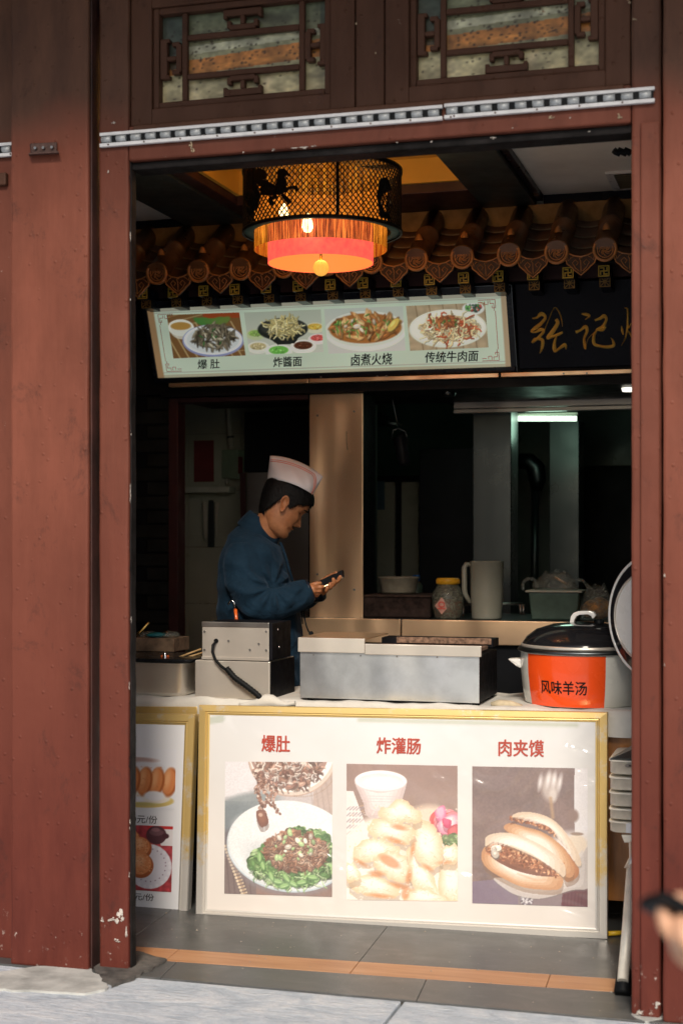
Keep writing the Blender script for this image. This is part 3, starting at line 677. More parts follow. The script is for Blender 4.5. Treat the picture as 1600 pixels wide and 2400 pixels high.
MB().box(xq+.0, ya1+.02, yb+.021, YB, 2.76, 2.95).build('cross_beam', M['beam_maroon'], ce, bevel=.004)
MB().box(xb0, .9, YB+.001, YB+.03, 2.76, 2.9).build('trim', M['navy'], ce); MB().box(-3.5, cp(437,508).x, YB+.001, YB+.03, 2.76, 2.9).build('trim', M['navy'], ce)
MB().box(-3.5, .9, YB+.035, YB+.06, 2.70, 3.0).build('back_strip', M['ceil_white'], ce)
# ceiling vent
vt = thing('ceiling_vent', 'square metal air vent grille in the white ceiling board', 'vent', cp(1450,400))
VP_ = [cp(1396,368), cp(1436,441)]; vx0 = VP_[0].x-.0; vy0, vy1 = cp(1436,441).y-.30, cp(1436,441).y
vx0 = cp(1436,441).x
b = MB(); b.box(vx0, vx0+.03, vy0, vy1, zc_-.012, zc_-.001); b.box(vx0+.031, vx0+.4, vy0, vy0+.02, zc_-.012, zc_-.001); b.box(vx0+.031, vx0+.4, vy1-.02, vy1, zc_-.012, zc_-.001); b.build('rim', M['plastic_white'], vt)
MB().box(vx0+.031, vx0+.4, vy0+.021, vy1-.021, zc_-.004, zc_-.001).build('dark_gap', M['near_black'], vt)
for k in range(7):
    y_ = vy0+.045+k*.035; MB().hexa([(vx0+.032,y_,zc_-.016),(vx0+.4,y_,zc_-.016),(vx0+.4,y_+.004,zc_-.015),(vx0+.032,y_+.004,zc_-.015),(vx0+.032,y_+.014,zc_-.005),(vx0+.4,y_+.014,zc_-.005),(vx0+.4,y_+.018,zc_-.004),(vx0+.032,y_+.018,zc_-.004)]).build('slat', M['pipe_cream'], vt)
MB().box(vx0+.10, vx0+.108, vy0+.021, vy1-.021, zc_-.021, zc_-.017).build('cross_slat', M['pipe_cream'], vt)
o = MB().tube([P(1437+5*k, 352+ (k%3)*4, .95) for k in range(9)], .012, 6).build('twisted_wire', M['near_black'], origin=P(1450,356,.95)); o.data.transform(Matrix.Translation(Vector((0,0,0)))); tag(o, 'bunch of black wire hanging over the ceiling vent', 'wire')

# ============================================================ TILED EAVE
YW = 2.15
te = thing('tiled_eave', 'miniature brown glazed tile eave running above the menu signs', 'roof', (-1.6, 1.75, 2.4))
A0 = Vector((0, 1.755, 2.488)); A1 = Vector((0, 2.12, 2.735)); ax = (A1-A0).normalized(); nrm = Vector((0, -ax.z, ax.y))   # nrm points up-out
rT = .050; SP = .1926
def bar_tile_mesh():
    b = MB(); L_ = (A1-A0).length+.03; rs = []
    prof = [(0,1.0),(.018,1.0),(.02,.94),(L_*.48,.94),(L_*.482,1.02),(L_*.52,1.0),(L_*.525,.93),(L_,.93)]
    for s_, k in prof:
        rs.append([A0+ax*s_+Vector((math.cos(a)*rT*k,0,0))+nrm*(math.sin(a)*rT*k) for a in [math.pi*2*j/16 for j in range(16)]])
    b.rings(rs); return b
def medal_parts():
    f = Vector((0,-1,-.12)).normalized(); upv = Vector((0,-.12,1)).normalized()
    def disc(r0, r1, d0, d1, n=26):
        b = MB(); C0 = A0+f*d0; C1 = A0+f*d1
        pr = [(r0,d0),(r0,d1),(r1,d1),(r1,d0)]
        b.rings([[A0+f*d+Vector((math.cos(2*math.pi*k/n)*r,0,0))+upv*math.sin(2*math.pi*k/n)*r for k in range(n)] for r, d in pr+[pr[0]]], False); return b
    out = disc(.038, .0495, -.006, .012); mid = disc(.029, .033, .0, .006); b = MB()
    n = 26; b.add([A0+f*.001+Vector((math.cos(2*math.pi*k/n)*.045,0,0))+upv*math.sin(2*math.pi*k/n)*.045 for k in range(n)], [tuple(range(n))])
    rel = MB(); rr = random.Random(5)
    for k in range(9):     # swirling relief
        a0 = k*.7; pts = []
        for j in range(6):
            a = a0+j*.28; r = .004+.0045*j*(1 if k % 2 else .8); pts.append(A0+f*.004+Vector((math.cos(a)*r,0,0))+upv*math.sin(a)*r)
        rel.tube(pts, .0022, 5)
    return out, mid, b, rel
fv = Vector((0,-1,-.12)).normalized(); uv_ = Vector((0,-.12,1)).normalized()
dripY = A0+Vector((SP/2, .006, -.030))
dprof = [(-.062,.030),(-.03,.014),(0,.008),(.03,.014),(.062,.030),(.066,.006),(.058,-.020),(.040,-.034),(.030,-.046),(.014,-.058),(0,-.070),(-.014,-.058),(-.030,-.046),(-.040,-.034),(-.058,-.020),(-.066,.006)]
def dmap(k, d): return lambda a, b: dripY+Vector((a*k,0,0))+uv_*((b+.012)*k-.012)+fv*d
srcs = {}
def inst(key, make, name, mat, k, bevel=0):
    if key not in srcs: srcs[key] = make().build(name, M[mat], te, bevel=bevel); srcs[key+'x'] = k; srcs[key].location.x = 0; o = srcs[key]
    else: o = copy_to(srcs[key], (0,0,0), te)
    o.location.x = -.663-SP*k-0.0; return o
o_, m_, d_, r_ = medal_parts()
def curl_relief():
    b = MB()
    for sx in (-1, 1):
        b.tube([dmap(1,.008)(sx*x, y) for x, y in ((.006,-.05),(.022,-.036),(.034,-.016),(.022,-.004),(.010,-.016),(.018,-.026))], .0022, 5)
        b.tube([dmap(1,.008)(sx*x, y) for x, y in ((.054,.012),(.050,-.008),(.040,.004),(.030,.008))], .002, 5)
    b.tube([dmap(1,.008)(x, y) for x, y in ((0,-.055),(0,-.01),(-.006,.0),(.006,.004))], .0022, 5); return b
def rim_relief():
    b = MB(); L_ = [dmap(.93,.008)(x, y) for x, y in dprof]; b.tube(L_+[L_[0]], .0032, 6); return b
def pan_row(j):
    def mk():
        b = MB(); s0 = .02+j*.10; rs = []
        for s_, dz in ((s0, 0.0), (s0+.115, -.004)):
            rs.append([A0+ax*s_+Vector((SP/2+math.sin(t)*.07,0,0))+nrm*(-.018-math.cos(t)*.022+dz+j*.004) for t in [-1.15+2.3*q/8 for q in range(9)]])
        lo = [[p-nrm*.010 for p in rs[0]]]+rs
        b.rings(lo, False, True, closed=False); return b
    return mk
def cord(j):
    def mk():
        s0 = .018+j*.10; return MB().tube([A0+ax*s_+Vector((SP/2+math.sin(t)*.068,0,0))+nrm*(-.0205-math.cos(t)*.024+j*.004) for s_ in (s0,) for t in [-1.0+2.0*q/8 for q in range(9)]], .0035, 6)
    return mk
for k in range(-2, 13):
    inst('bar', bar_tile_mesh, 'roof_tile', 'tile_glaze', k)
    inst('mo', lambda: o_, 'tile_end_ring', 'medal', k); inst('mm', lambda: m_, 'tile_end_ring', 'medal', k); inst('md', lambda: d_, 'tile_end', 'medal_dark', k); inst('mr', lambda: r_, 'tile_end_relief', 'medal', k)
    inst('dr', lambda: MB().prism(dprof, dmap(1,-.004), dmap(1,.006)), 'drip_tile', 'medal_dark', k, .001)
    inst('dc', curl_relief, 'drip_tile_relief', 'medal', k); inst('drim', rim_relief, 'drip_tile_rim', 'medal', k)
    c_ = A0+ax*.085+nrm*rT; inst('st', lambda: MB().lathe([(.016,-.004),(.0155,.006),(.010,.019),(.003,.026),(.0005,.027)], c_, 14), 'stud', 'medal', k)
    for j in range(4):
        inst('pan%d' % j, pan_row(j), 'pan_tile', 'tile_dark', k); 
        if j < 4: inst('cd%d' % j, cord(j), 'mortar_edge', 'tile_cord', k)
MB().hexa([(-3.5,A0.y+.02,A0.z-.052),(.9,A0.y+.02,A0.z-.052),(.9,A1.y+.02,A1.z-.085),(-3.5,A1.y+.02,A1.z-.085),(-3.5,A0.y+.02,A0.z-.044),(.9,A0.y+.02,A0.z-.044),(.9,A1.y+.02,A1.z-.07),(-3.5,A1.y+.02,A1.z-.07)]).build('roof_board', M['near_black'], te)
MB().box(-3.5,.9, YB-.02, YB+.02, 2.62, 2.757).build('plaster_band', M['plaster'], te)
# rafter ends in two rows with gold fretwork
wan = [((0,-.013),(0,.013)), ((-.013,0),(.013,0)), ((0,.013),(-.013,.013)), ((0,-.013),(.013,-.013)), ((.013,0),(.013,.013)), ((-.013,0),(-.013,-.013))]
dia = [((-.018,-.018),(.018,.018)), ((-.018,.018),(.018,-.018)), ((0,-.018),(0,-.006)), ((0,.018),(0,.006)), ((-.018,0),(-.006,0)), ((.018,0),(.006,0)), ((0,.007),(.007,0)), ((.007,0),(0,-.007)), ((0,-.007),(-.007,0)), ((-.007,0),(0,.007))]
def fret(yf, zc, segs, t_):
    b = MB()
    def seg(p, q):
        p, q = Vector((p[0],0,p[1])), Vector((q[0],0,q[1])); d = (q-p).normalized(); s_ = Vector((-d.z,0,d.x))*t_; p -= d*t_; q += d*t_; c_ = Vector((0,yf,zc))
        b.hexa([c_+p+s_, c_+q+s_, c_+q-s_, c_+p-s_]+[c_+v+Vector((0,-.003,0)) for v in (p+s_, q+s_, q-s_, p-s_)])
    for p, q in segs: seg(p, q)
    h = .0205
    for p, q in (((-h,-h),(h,-h)),((h,-h),(h,h)),((h,h),(-h,h)),((-h,h),(-h,-h))): seg(p, q)
    return b
RS = .1446
for k in range(-1, 17):
    for key, yf, zc2, sg, t_, mt in (('w', 1.86, 2.421, wan, .0022, 'gold_paint'), ('d', 1.90, 2.385, dia, .0013, 'gold_dim')):
        if 'gold_dim' not in M: M['gold_dim'] = simple('dull gold line', (.33,.21,.06), .5, .2, .2, 30)
        def mkb(yf=yf, zc2=zc2): return MB().box(-.023,.023, yf, yf+.16, zc2-.023, zc2+.023)
        o = inst('rb'+key, mkb, 'rafter', 'navy', 0); o.location.x = -.68-RS*k
        o = inst('rf'+key, lambda yf=yf, zc2=zc2, sg=sg, t_=t_: fret(yf, zc2, sg, t_), 'gold_fretwork', mt, 0); o.location.x = -.68-RS*k
MB().box(-3.5,.9, 1.99, 2.02, 2.42, 2.52).build('fascia', M['beam_maroon'], te)

# ============================================================ SIGNS
lbx = thing('menu_lightbox', 'long backlit menu sign with four noodle and tripe dishes and black captions', 'menu sign', P(770,800,2.05))
zt, zb_ = 2.377, 2.075; Yt, Yb = 2.00, 2.11
lp = Panel((XA(344.5,Yt),Yt,zt), (XA(1185,Yt),Yt,zt), (XA(371,Yb),Yb,zb_), (XA(1197,Yb),Yb,zb_))
Wl, Hl = lp.size()
b = MB(); m_ = .022/Hl; n_ = .016/Wl
lp.box(b, -n_*1.2, 1+n_*1.2, -m_*1.4, 0, -.05, .010); lp.box(b, -n_*1.2, 1+n_*1.2, 1, 1+m_*1.0, -.05, .010); lp.box(b, -n_*1.2, 0, .0005, .9995, -.0495, .0095); lp.box(b, 1, 1+n_*1.6, .0005, .9995, -.0495, .0095)
lp.box(b, 0.0005, .9995, .0005, .9995, -.04, -.004)
b.build('frame', M['navy'], lbx, bevel=.002)
b = MB(); lp.box(b, -n_*1.2, 1+n_*1.6, -m_*1.5, -m_*1.4, .0, .012); lp.box(b, 1+n_*1.55, 1+n_*1.7, -m_*1.4, 1+m_, .0, .011); b.build('trim', M['steel_dark'], lbx)
bgp = Cv(240, 86, (194,213,192)); bgp.rect(0,0,1,.05,(168,168,150)); bgp.rect(0,.95,1,1,(176,176,150)); bgp.rect(0,0,.02,1,(158,128,92)); bgp.rect(.98,0,1,1,(168,150,120)); bgp.rect(.02,.06,.98,.075,(150,140,130),.6); bgp.rect(.02,.915,.98,.93,(150,140,130),.6); bgp.noise(.05, 30)
pic_object(bgp, lp, 0, 0, 1, 1, 0, 'sign_face', M['lightbox'], lbx)
# red corner frets
b = MB()
def ulseg(p, q, t_=.0024):
    a_, c_ = lp(p[0],p[1],.0015), lp(q[0],q[1],.0015); d_ = (c_-a_).normalized(); s_ = d_.cross(lp.n)*t_/2; b.add([a_+s_, c_+s_, c_-s_, a_-s_], [(0,1,2,3)])
for sx, sy in ((0,0),(0,1),(1,0),(1,1)):
    X_ = lambda u: (u if sx == 0 else 1-u); Y_ = lambda v: (v if sy == 0 else 1-v)
    for p, q in (((.030,.09),(.075,.09)),((.030,.09),(.030,.2)),((.034,.14),(.034,.24)),((.034,.14),(.044,.14)),((.044,.14),(.044,.1)),((.049,.1),(.049,.15)),((.049,.15),(.058,.15)),((.058,.15),(.058,.11)),((.030,.2),(.039,.2)),((.039,.2),(.039,.17)),((.063,.12),(.075,.12))):
        ulseg((X_(p[0]),Y_(p[1])), (X_(q[0]),Y_(q[1])))
ulseg((.031,.24),(.031,.76)); ulseg((.969,.24),(.969,.76)); b.build('red_corner_fret', M['fret_red'], lbx)
def uv_lp(px, py): return puv(lp, px, py)
def dish1():
    c = Cv(120, 72, (150,110,70)); c.rect(0,0,1,1,(120,88,52))
    for k in range(9):
        c.line([(k*.12-.1,.2),(k*.12+.1,1)], 1.2, (190,170,120), .8); c.line([(-.1+k*.08,.1+.1*k),(.4+k*.08,-.1+.12*k)], 1, (185,165,118), .6)
    c.rect(.5,0,1,.12,(150,70,36)); 
    for q in range(5): c.ell(.45+.08*q, .18-.02*(q%2), .10, .07, (70+q*8,130,62), .5-q*.25, 2, .95)
    c.ell(.17,.30,.18,.19,(232,236,222)); c.ell(.17,.36,.15,.2,(214,220,208),0,1.5,.8); c.ell(.17,.26,.14,.09,(176,138,70)); 
    c.ell(.58,.62,.42,.37,(140,150,190)); c.ell(.58,.60,.40,.34,(226,232,230)); c.ell(.58,.6,.36,.3,(205,214,214))
    c.pile(150,.6,.52,.27,.27,((120,112,92),(92,86,70),(140,132,108),(74,68,54)),.022,2.6); c.pile(14,.55,.55,.2,.2,((190,186,160),(60,120,60)),.018,2); return c
def dish2():
    c = Cv(120, 68, (182,190,172)); c.vgrad((176,188,170),(200,208,194))
    for x, y, rx, col, inn in ((.12,.52,.13,(190,205,160),(140,180,90)),(.13,.82,.15,(225,230,216),(190,180,130)),(.9,.42,.13,(215,218,190),(214,180,70)),(.93,.68,.13,(228,226,220),(205,84,78)),(.40,.93,.18,(228,234,222),(110,190,80)),(.73,.84,.17,(232,236,226),(86,46,26))):
        c.ell(x,y,rx,rx*.95,col); c.ell(x,y-.03,rx*.72,rx*.55,inn); c.pile(26,x,y-.03,rx*.6,rx*.42,(inn,tuple(min(255,q+40) for q in inn)),.012)
    c.ell(.48,.42,.33,.26,(38,44,40)); c.poly([(.2,.5),(.76,.46),(.62,.76),(.40,.78)],(34,40,36)); c.ell(.48,.38,.29,.19,(58,62,56)); c.strands(170,.49,.36,.2,.15,((222,214,150),(236,230,176),(196,184,120)),.12,1.0); return c
def dish3():
    c = Cv(120, 66, (196,204,194)); c.vgrad((190,202,190),(206,208,200)); c.ell(.5,.52,.52,.44,(226,232,222)); c.ell(.5,.48,.50,.38,(214,222,208)); c.ell(.5,.46,.46,.33,(168,112,56))
    c.pile(110,.5,.42,.42,.28,((206,160,104),(184,126,70),(220,184,130),(150,96,50)),.034,1.7); c.pile(46,.5,.42,.42,.26,((84,146,66),(120,170,84)),.012,2); c.pile(5,.4,.36,.25,.15,((236,226,200),),.04); c.pile(2,.85,.36,.06,.05,((214,190,96),),.07,1.3); return c
def dish4():
    c = Cv(120, 68, (176,160,128))
    for k in range(7): c.line([(k*.17-.05,0),(k*.17+.0,1)], .8, (120,98,70), .7)
    c.noise(.1, 6); c.ell(.84,.12,.14,.14,(216,222,214)); c.pile(26,.84,.10,.1,.08,((200,80,60),(90,150,80),(60,90,70)),.02); c.ell(.5,.53,.49,.42,(220,228,214)); c.ell(.5,.5,.47,.38,(236,240,226)); c.ell(.53,.54,.37,.29,(200,176,130))
    c.strands(200,.53,.54,.35,.27,((232,220,170),(244,236,196),(196,90,50),(220,200,150)),.12,1.1); c.pile(40,.5,.38,.14,.12,((168,104,58),(140,80,44)),.024,1.6); c.pile(12,.45,.4,.2,.1,((90,130,60),),.014); return c
def quad_pic(cv, pxs, name='dish_picture'):
    (ax_,ay_),(bx_,by_),(cx_,cy_),(dx_,dy_) = pxs
    q = [uv_lp(*p) for p in pxs]; sub = Panel(*[lp(u, v, .0) for u, v in q]); pic_object(cv, sub, 0, 0, 1, 1, .0012, name, M['lightbox'], lbx)
quad_pic(dish1(), ((391,738),(561,732),(407,840),(576,833)))
quad_pic(dish2(), ((572,732),(752,725),(585,832),(758,825)))
quad_pic(dish3(), ((759,724),(944,717),(770,829),(950,821)))
quad_pic(dish4(), ((951,717),(1136,709),(961,822),(1144,814)))
for s_, xa, ya, xb, yb2 in (('爆 肚',461,842,515,863),('炸醬面',638,836,707,858),('卤煮火烧',820,829,918,854),('传统牛肉面',993,824,1119,846)):
    u0, v0 = uv_lp(xa, ya+1); u1, v1 = uv_lp(xb, yb2); text_on(lambda u, v, d: lp(u, v, d), s_, u0, v0, u1, v1, .0018, M['text_black'], lbx, bold=.022, shear=.004)

nb = thing('name_board', 'glossy black name board with raised gold brush characters, right of the lit menu', 'shop sign', P(1350,780,2.05))
nbp = Panel((XA(1205,2.03),2.03,2.415), (.5,2.03,2.415), (XA(1216,2.11),2.11,2.062), (.5,2.11,2.062))
b = MB(); nbp.box(b, 0, 1, 0, 1, -.03, 0); b.build('board', M['board_black'], nb, bevel=.003)
def nbuv(zx, zy, d):        # from my close-up grid of the board to the board surface
    px, py = 900+zx*.3827, 440+zy*.3827; r_ = ray(px, py); c0 = nbp(0,0,0); t_ = (c0-CAM).dot(nbp.n)/r_.dot(nbp.n); return CAM+r_*t_+nbp.n*d
def brush(strokes, name='gold_character'):
    b = MB()
    for pts in strokes:
        Q = []
        for i in range(len(pts)-1):      # catmull-rom
            p0 = Vector(pts[max(0,i-1)]); p1 = Vector(pts[i]); p2 = Vector(pts[i+1]); p3 = Vector(pts[min(len(pts)-1,i+2)])
            for k in range(5):
                t = k/5; Q.append(.5*((2*p1)+(p2-p0)*t+(2*p0-5*p1+4*p2-p3)*t*t+(3*p1-p0-3*p2+p3)*t**3))
        Q.append(Vector(pts[-1])); n = len(Q); V = []; 
        for i, q in enumerate(Q):
            d = (Q[min(n-1,i+1)]-Q[max(0,i-1)]); d = Vector((d.x,d.y)).normalized() if Vector((d.x,d.y)).length > 1e-6 else Vector((1,0)); s_ = Vector((-d.y,d.x))*abs(q.z)*.72
            V += [nbuv(q.x+s_.x,q.y+s_.y,.0005), nbuv(q.x,q.y,.006), nbuv(q.x-s_.x,q.y-s_.y,.0005)]
        F = []
        for i in range(n-1): F += [(3*i,3*i+1,3*i+4,3*i+3),(3*i+1,3*i+2,3*i+5,3*i+4)]
        b.add(V, F)
    return b.build(name, M['gold_letter'], nb, recalc=False)
brush([[(906,800,6),(935,795,9),(960,772,17),(985,792,12),(960,830,14),(925,858,16),(898,880,8),(925,884,8),(958,868,14),(975,880,12),(945,915,12),(905,948,8),(918,925,6),(945,925,11),(968,935,14),(966,975,13),(952,1015,3)],
       [(975,885,4),(1005,810,4),(1040,735,4),(1068,760,6),(1085,810,5),(1090,850,3)],[(1050,805,14),(1060,830,15),(1030,880,18),(1000,918,15),(1020,915,10),(1065,898,12),(1092,885,9)],
       [(1058,900,4),(1042,945,12),(1040,985,16),(1046,1005,7),(1070,985,11),(1105,962,15),(1112,990,4)]])
brush([[(1208,772,6),(1235,776,13),(1256,785,9),(1228,808,3)],[(1172,885,14),(1200,872,10),(1232,850,14),(1240,880,12),(1222,925,10),(1228,975,12),(1234,985,3),(1244,930,3),(1290,880,3)],
       [(1288,812,8),(1320,800,12),(1345,785,16),(1358,808,11),(1335,850,12),(1298,868,7),(1335,872,11),(1352,850,10)],[(1300,870,8),(1282,910,12),(1284,955,14),(1320,970,11),(1365,975,13),(1402,966,14),(1398,935,8),(1384,918,3)]])
brush([[(1470,735,3),(1488,745,8),(1490,800,9),(1486,860,9),(1475,920,6),(1450,968,2)],[(1452,845,3),(1456,875,10),(1462,900,5)],[(1512,828,3),(1500,850,7),(1488,868,3)],[(1488,870,3),(1515,910,10),(1530,950,5)]])
# rail below signs
rl = thing('sign_rail', 'thin warm toned metal rail with screws under both signs', 'rail', P(900,880,2.1))
for xa, xb in ((395,722),(724,1168),(1172,1490)):
    MB().box(XA(xa,2.085)+.001, XA(xb,2.085)-.001, 2.085, 2.125, 2.028, 2.046).build('rail_length', M['warm_steel'], rl, bevel=.002)
for q in (752, 884, 905, 1320, 1374):
    c_ = P(q, 884-(q-752)*.015, 2.084); MB().tube([c_, c_+Vector((0,-.003,0))], .004, 8).build('screw', M['screw'], rl)
MB().box(-3.5,.9, 2.126, 2.2, 2.0, 2.75).build('sign_backing', M['near_black'], rl)
b = MB().box(-2.72,.9, 2.10, 2.75, 1.985, 1.999); b.build('soffit', M['near_black'], rl)
for q, mt in ((1050,'steel_dark'),(1474,'spot_lit')):
    c_ = P(q, 902 if q < 1200 else 893, 2.25); MB().lathe([(.001,-.018),(.03,-.017),(.034,-.003)], (c_.x,c_.y,1.985), 20).build('downlight', M[mt], rl)

# ============================================================ BACK WALL OF THE STALL: column, hatch frame, brick pier
sc_ = thing('steel_column', 'tall warm brushed steel clad column directly behind the cook', 'column', P(787,1447,YW))
c0, c1 = XA(725,YW), XA(850,YW); zc0, zc1 = ZA(787,1449,YW), 1.984
MB().box(c0, c1, YW, YW+.012, zc0, zc1).build('cladding', M['warm_steel'], sc_, bevel=.003)
MB().box(c0, c1-.002, YW+.013, YW+.22, zc0, zc1).build('core', M['near_black'], sc_)
MB().box(c0-.006, c0-.001, YW+.004, YW+.22, zc0, zc1).build('shadow_gap', M['near_black'], sc_)
for q in ((744,974),(830,964),(744,1346),(830,1382)):
    c_ = P(q[0], q[1], YW); MB().tube([c_, c_+Vector((0,-.003,0))], .005, 8).build('screw', M['screw'], sc_)
MB().lathe([(.0005,0),(.007,.0)], (0,0,0), 10)
c_ = P(812,1058,YW-.001); MB().tube([c_+Vector((0.0,0,.09)), c_+Vector((.0,0,.04)), c_+Vector((.006,0,0))], .0012, 6).build('scratch_line', M['rust_tray'], sc_)
MB().tube([c_+Vector((.010,.001,0)), c_+Vector((.010,-.002,0))], .008, 14).build('dimple', M['warm_steel'], sc_)

hw = thing('hatch_frame', 'dull dark red frame of the inner kitchen hatch at left', 'door frame', P(405,1200,YW))
fx0, fx1 = XA(395,YW), XA(417,YW); MB().box(fx0, fx1, YW+.0, YW+.09, 0, 1.984).build('jamb', M['frame_red'], hw, bevel=.003)
MB().box(fx1+.001, c0-.008, YW, YW+.09, ZA(560,940,YW), 1.984).build('head', M['frame_red'], hw, bevel=.003)

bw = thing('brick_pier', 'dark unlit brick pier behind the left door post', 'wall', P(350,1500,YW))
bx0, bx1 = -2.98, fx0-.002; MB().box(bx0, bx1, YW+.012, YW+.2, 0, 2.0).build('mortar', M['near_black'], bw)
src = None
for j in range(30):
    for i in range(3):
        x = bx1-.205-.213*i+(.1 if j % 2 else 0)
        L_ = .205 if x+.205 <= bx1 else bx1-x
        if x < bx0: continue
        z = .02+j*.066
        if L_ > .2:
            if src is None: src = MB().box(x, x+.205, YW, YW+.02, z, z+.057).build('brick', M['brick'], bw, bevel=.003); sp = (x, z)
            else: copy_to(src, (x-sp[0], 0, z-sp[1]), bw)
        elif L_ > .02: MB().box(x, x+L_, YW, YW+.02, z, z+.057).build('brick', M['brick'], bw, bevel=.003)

# left kitchen room seen through the hatch
yr = 3.15
lr = thing('kitchen_partition', 'greenish tiled kitchen wall seen through the hatch left of the cook', 'wall', P(480,1200,yr))
MB().box(-3.49, -2.0, yr+.008, yr+.1, 0, 2.9).build('bedding', M['grout'], lr)
src = None; tz = .30; X0 = XA(441,yr)
for j in range(8):
    for i in range(-2, 3):
        x = X0+i*tz; z = ZA(460,1282,yr)-3*tz+j*tz
        if z < -.1 or x < -3.5: continue
        if src is None: src = MB().box(x+.001, x+tz-.001, yr, yr+.01, z+.001, z+tz-.001).build('wall_tile', M['tile_wall'], lr, bevel=.001); sp = (x, z)
        else: copy_to(src, (x-sp[0], 0, z-sp[1]), lr)
o = thing('fuse_box', 'grey green metal fuse box with cream conduit on the tiled kitchen wall', 'fuse box', P(545,1090,yr-.05))
MB().hexa([P(520,1121,yr-.02),P(556,1122,yr-.09),P(572,1123,yr-.04),P(535,1121,yr+.0),P(520,1054,yr-.02),P(556,1054,yr-.09),P(572,1056,yr-.04),P(535,1054,yr)]).build('housing', M['fuse_green'], o, bevel=.002)
MB().add([P(558,1110,yr-.092),P(569,1110,yr-.06),P(569,1071,yr-.06),P(558,1070,yr-.092)], [(0,1,2,3)]).build('red_sticker', M['paper_red'], o)
MB().tube([P(534,937,yr-.03),P(537,990,yr-.03),P(542,1054,yr-.03)], .016, 10).build('conduit', M['pipe_cream'], o)
MB().tube([P(540,1022,yr-.03),P(540.5,1027,yr-.03)], .020, 10).build('conduit_clip', M['steel_dark'], o)
MB().tube([P(533,1123,yr-.03),P(533,1137,yr-.03)], .012, 8).build('conduit_stub', M['pipe_cream'], o)
pa, pb = P(455,1033,yr-.004), P(501,1129,yr-.004)
tag(MB().box(pa.x, pb.x, yr-.006, yr-.001, pb.z, pa.z).build('red_notice', M['paper_red'], origin=pa), 'dark faded red paper notice stuck on the tiled kitchen wall', 'notice')
pa, pb = P(418,1141,yr-.1), P(537,1154,yr-.1)
tag(MB().box(pa.x, pb.x, yr-.1, yr-.001, pb.z, pa.z).build('wall_shelf', M['dim_shelf'], origin=pa, bevel=.003), 'narrow pale shelf under the fuse box', 'shelf')
th_ = thing('towel_holder', 'pale wall mounted holder with two prongs under the shelf', 'holder', P(495,1220,yr-.05))
MB().hexa([P(487,1282,yr-.02),P(503,1282,yr-.02),P(503,1282,yr-.0),P(487,1282,yr-.0),P(489,1172,yr-.02),P(501,1172,yr-.02),P(501,1172,yr),P(489,1172,yr)]).build('back', M['steel_dark'], th_)
MB().hexa([P(479,1262,yr-.06),P(486,1262,yr-.06),P(486,1262,yr-.0),P(479,1262,yr-.0),P(475,1177,yr-.06),P(485,1177,yr-.06),P(485,1177,yr),P(475,1177,yr)]).build('prong', M['pipe_cream'], th_, bevel=.002)
MB().hexa([P(506,1257,yr-.06),P(509,1257,yr-.06),P(509,1257,yr-.0),P(506,1257,yr-.0),P(504,1177,yr-.06),P(514,1177,yr-.06),P(514,1177,yr),P(504,1177,yr)]).build('prong', M['pipe_cream'], th_, bevel=.002)
yc = 2.9
tag(MB().box(XA(572,yc), XA(735,yc), yc, yc+.2, ZA(600,1106,yc), ZA(600,965,yc)).build('wall_cabinet', M['near_black'], origin=P(650,1040,yc), bevel=.004), 'black wall cabinet above the cook', 'cabinet')
ps = thing('splash_screen', 'dull stainless splash screen behind the cook', 'screen', P(650,1300,yc))
MB().box(XA(576,yc), XA(735,yc), yc+.02, yc+.05, .1, ZA(600,1107,yc)).build('sheet', M['steel'], ps)
MB().hexa([P(570,1560,yc),P(578,1560,yc),P(578,1560,yc+.01),P(570,1560,yc+.01),P(562,1108,yc),P(576,1108,yc),P(576,1108,yc+.01),P(562,1108,yc+.01)]).build('edge_strip', M['frame_red'], ps)

# ============================================================ SERVING LEDGE and what stands on it
yl = 2.06
zl = ZA(1000,1452,yl); zl2 = ZA(1000,1509,yl)
ld = thing('serving_ledge', 'brushed steel serving ledge with warm front edge behind the griddle', 'counter', P(1000,1480,yl))
for xa, xb in ((700,938),(940,1640)):
    MB().box(XA(xa,yl)+.001, XA(xb,yl)-.001, yl, yl+.02, zl2, zl-.001).build('front_edge', M['warm_steel'], ld, bevel=.003)
MB().box(XA(700,yl), .85, yl+.021, yl+.09, zl-.02, zl-.002).build('top', M['steel_dark'], ld)
MB().box(c1+.002, .85, yl+.091, yl+.65, zl-.02, zl-.002).build('top', M['steel_dark'], ld)
MB().box(XA(700,yl), .85, yl+.03, yl+.6, 0, zl-.03).build('base', M['near_black'], ld)
def stand(px, Y): return P(px, 1450, Y).x
def lathe_thing(name, label, cat, px, Y, prof, mat, sc=1, n=28):
    x = stand(px, Y); t = thing(name, label, cat, (x, Y, zl)); MB().lathe([(r, z-.001) for r, z in prof], (x, Y, zl), n).build('body', M[mat], t, recalc=False); return t, x
S_ = 6.62/3500  # metres per photo pixel at the ledge
Yi = 2.28
dt = thing('charred_tray', 'dark burnt baking tray under the cream bowl', 'tray', P(925,1440,Yi))
b = MB(); xa, xb = stand(850,Yi-.1), stand(1008,Yi-.1); b.box(xa, xb, Yi-.1, Yi+.2, zl, zl+.09); b.build('pan', M['rust_tray'], dt, bevel=.006)
b = MB(); b.box(xa-.008, xb+.008, Yi-.108, Yi+.208, zl+.091, zl+.099); o = b.build('crusted_rim', M['crust'], dt, bevel=.003); M['crust_dark'] = simple('dark crust', (.06,.035,.025), .9, 0, .7, 50, 1, 90); o.data.materials[0] = M['crust_dark']
bw_ = thing('bowl', 'large stained cream bowl on the charred tray beside the column', 'bowl', (stand(934,Yi+.05), Yi+.05, zl+.1))
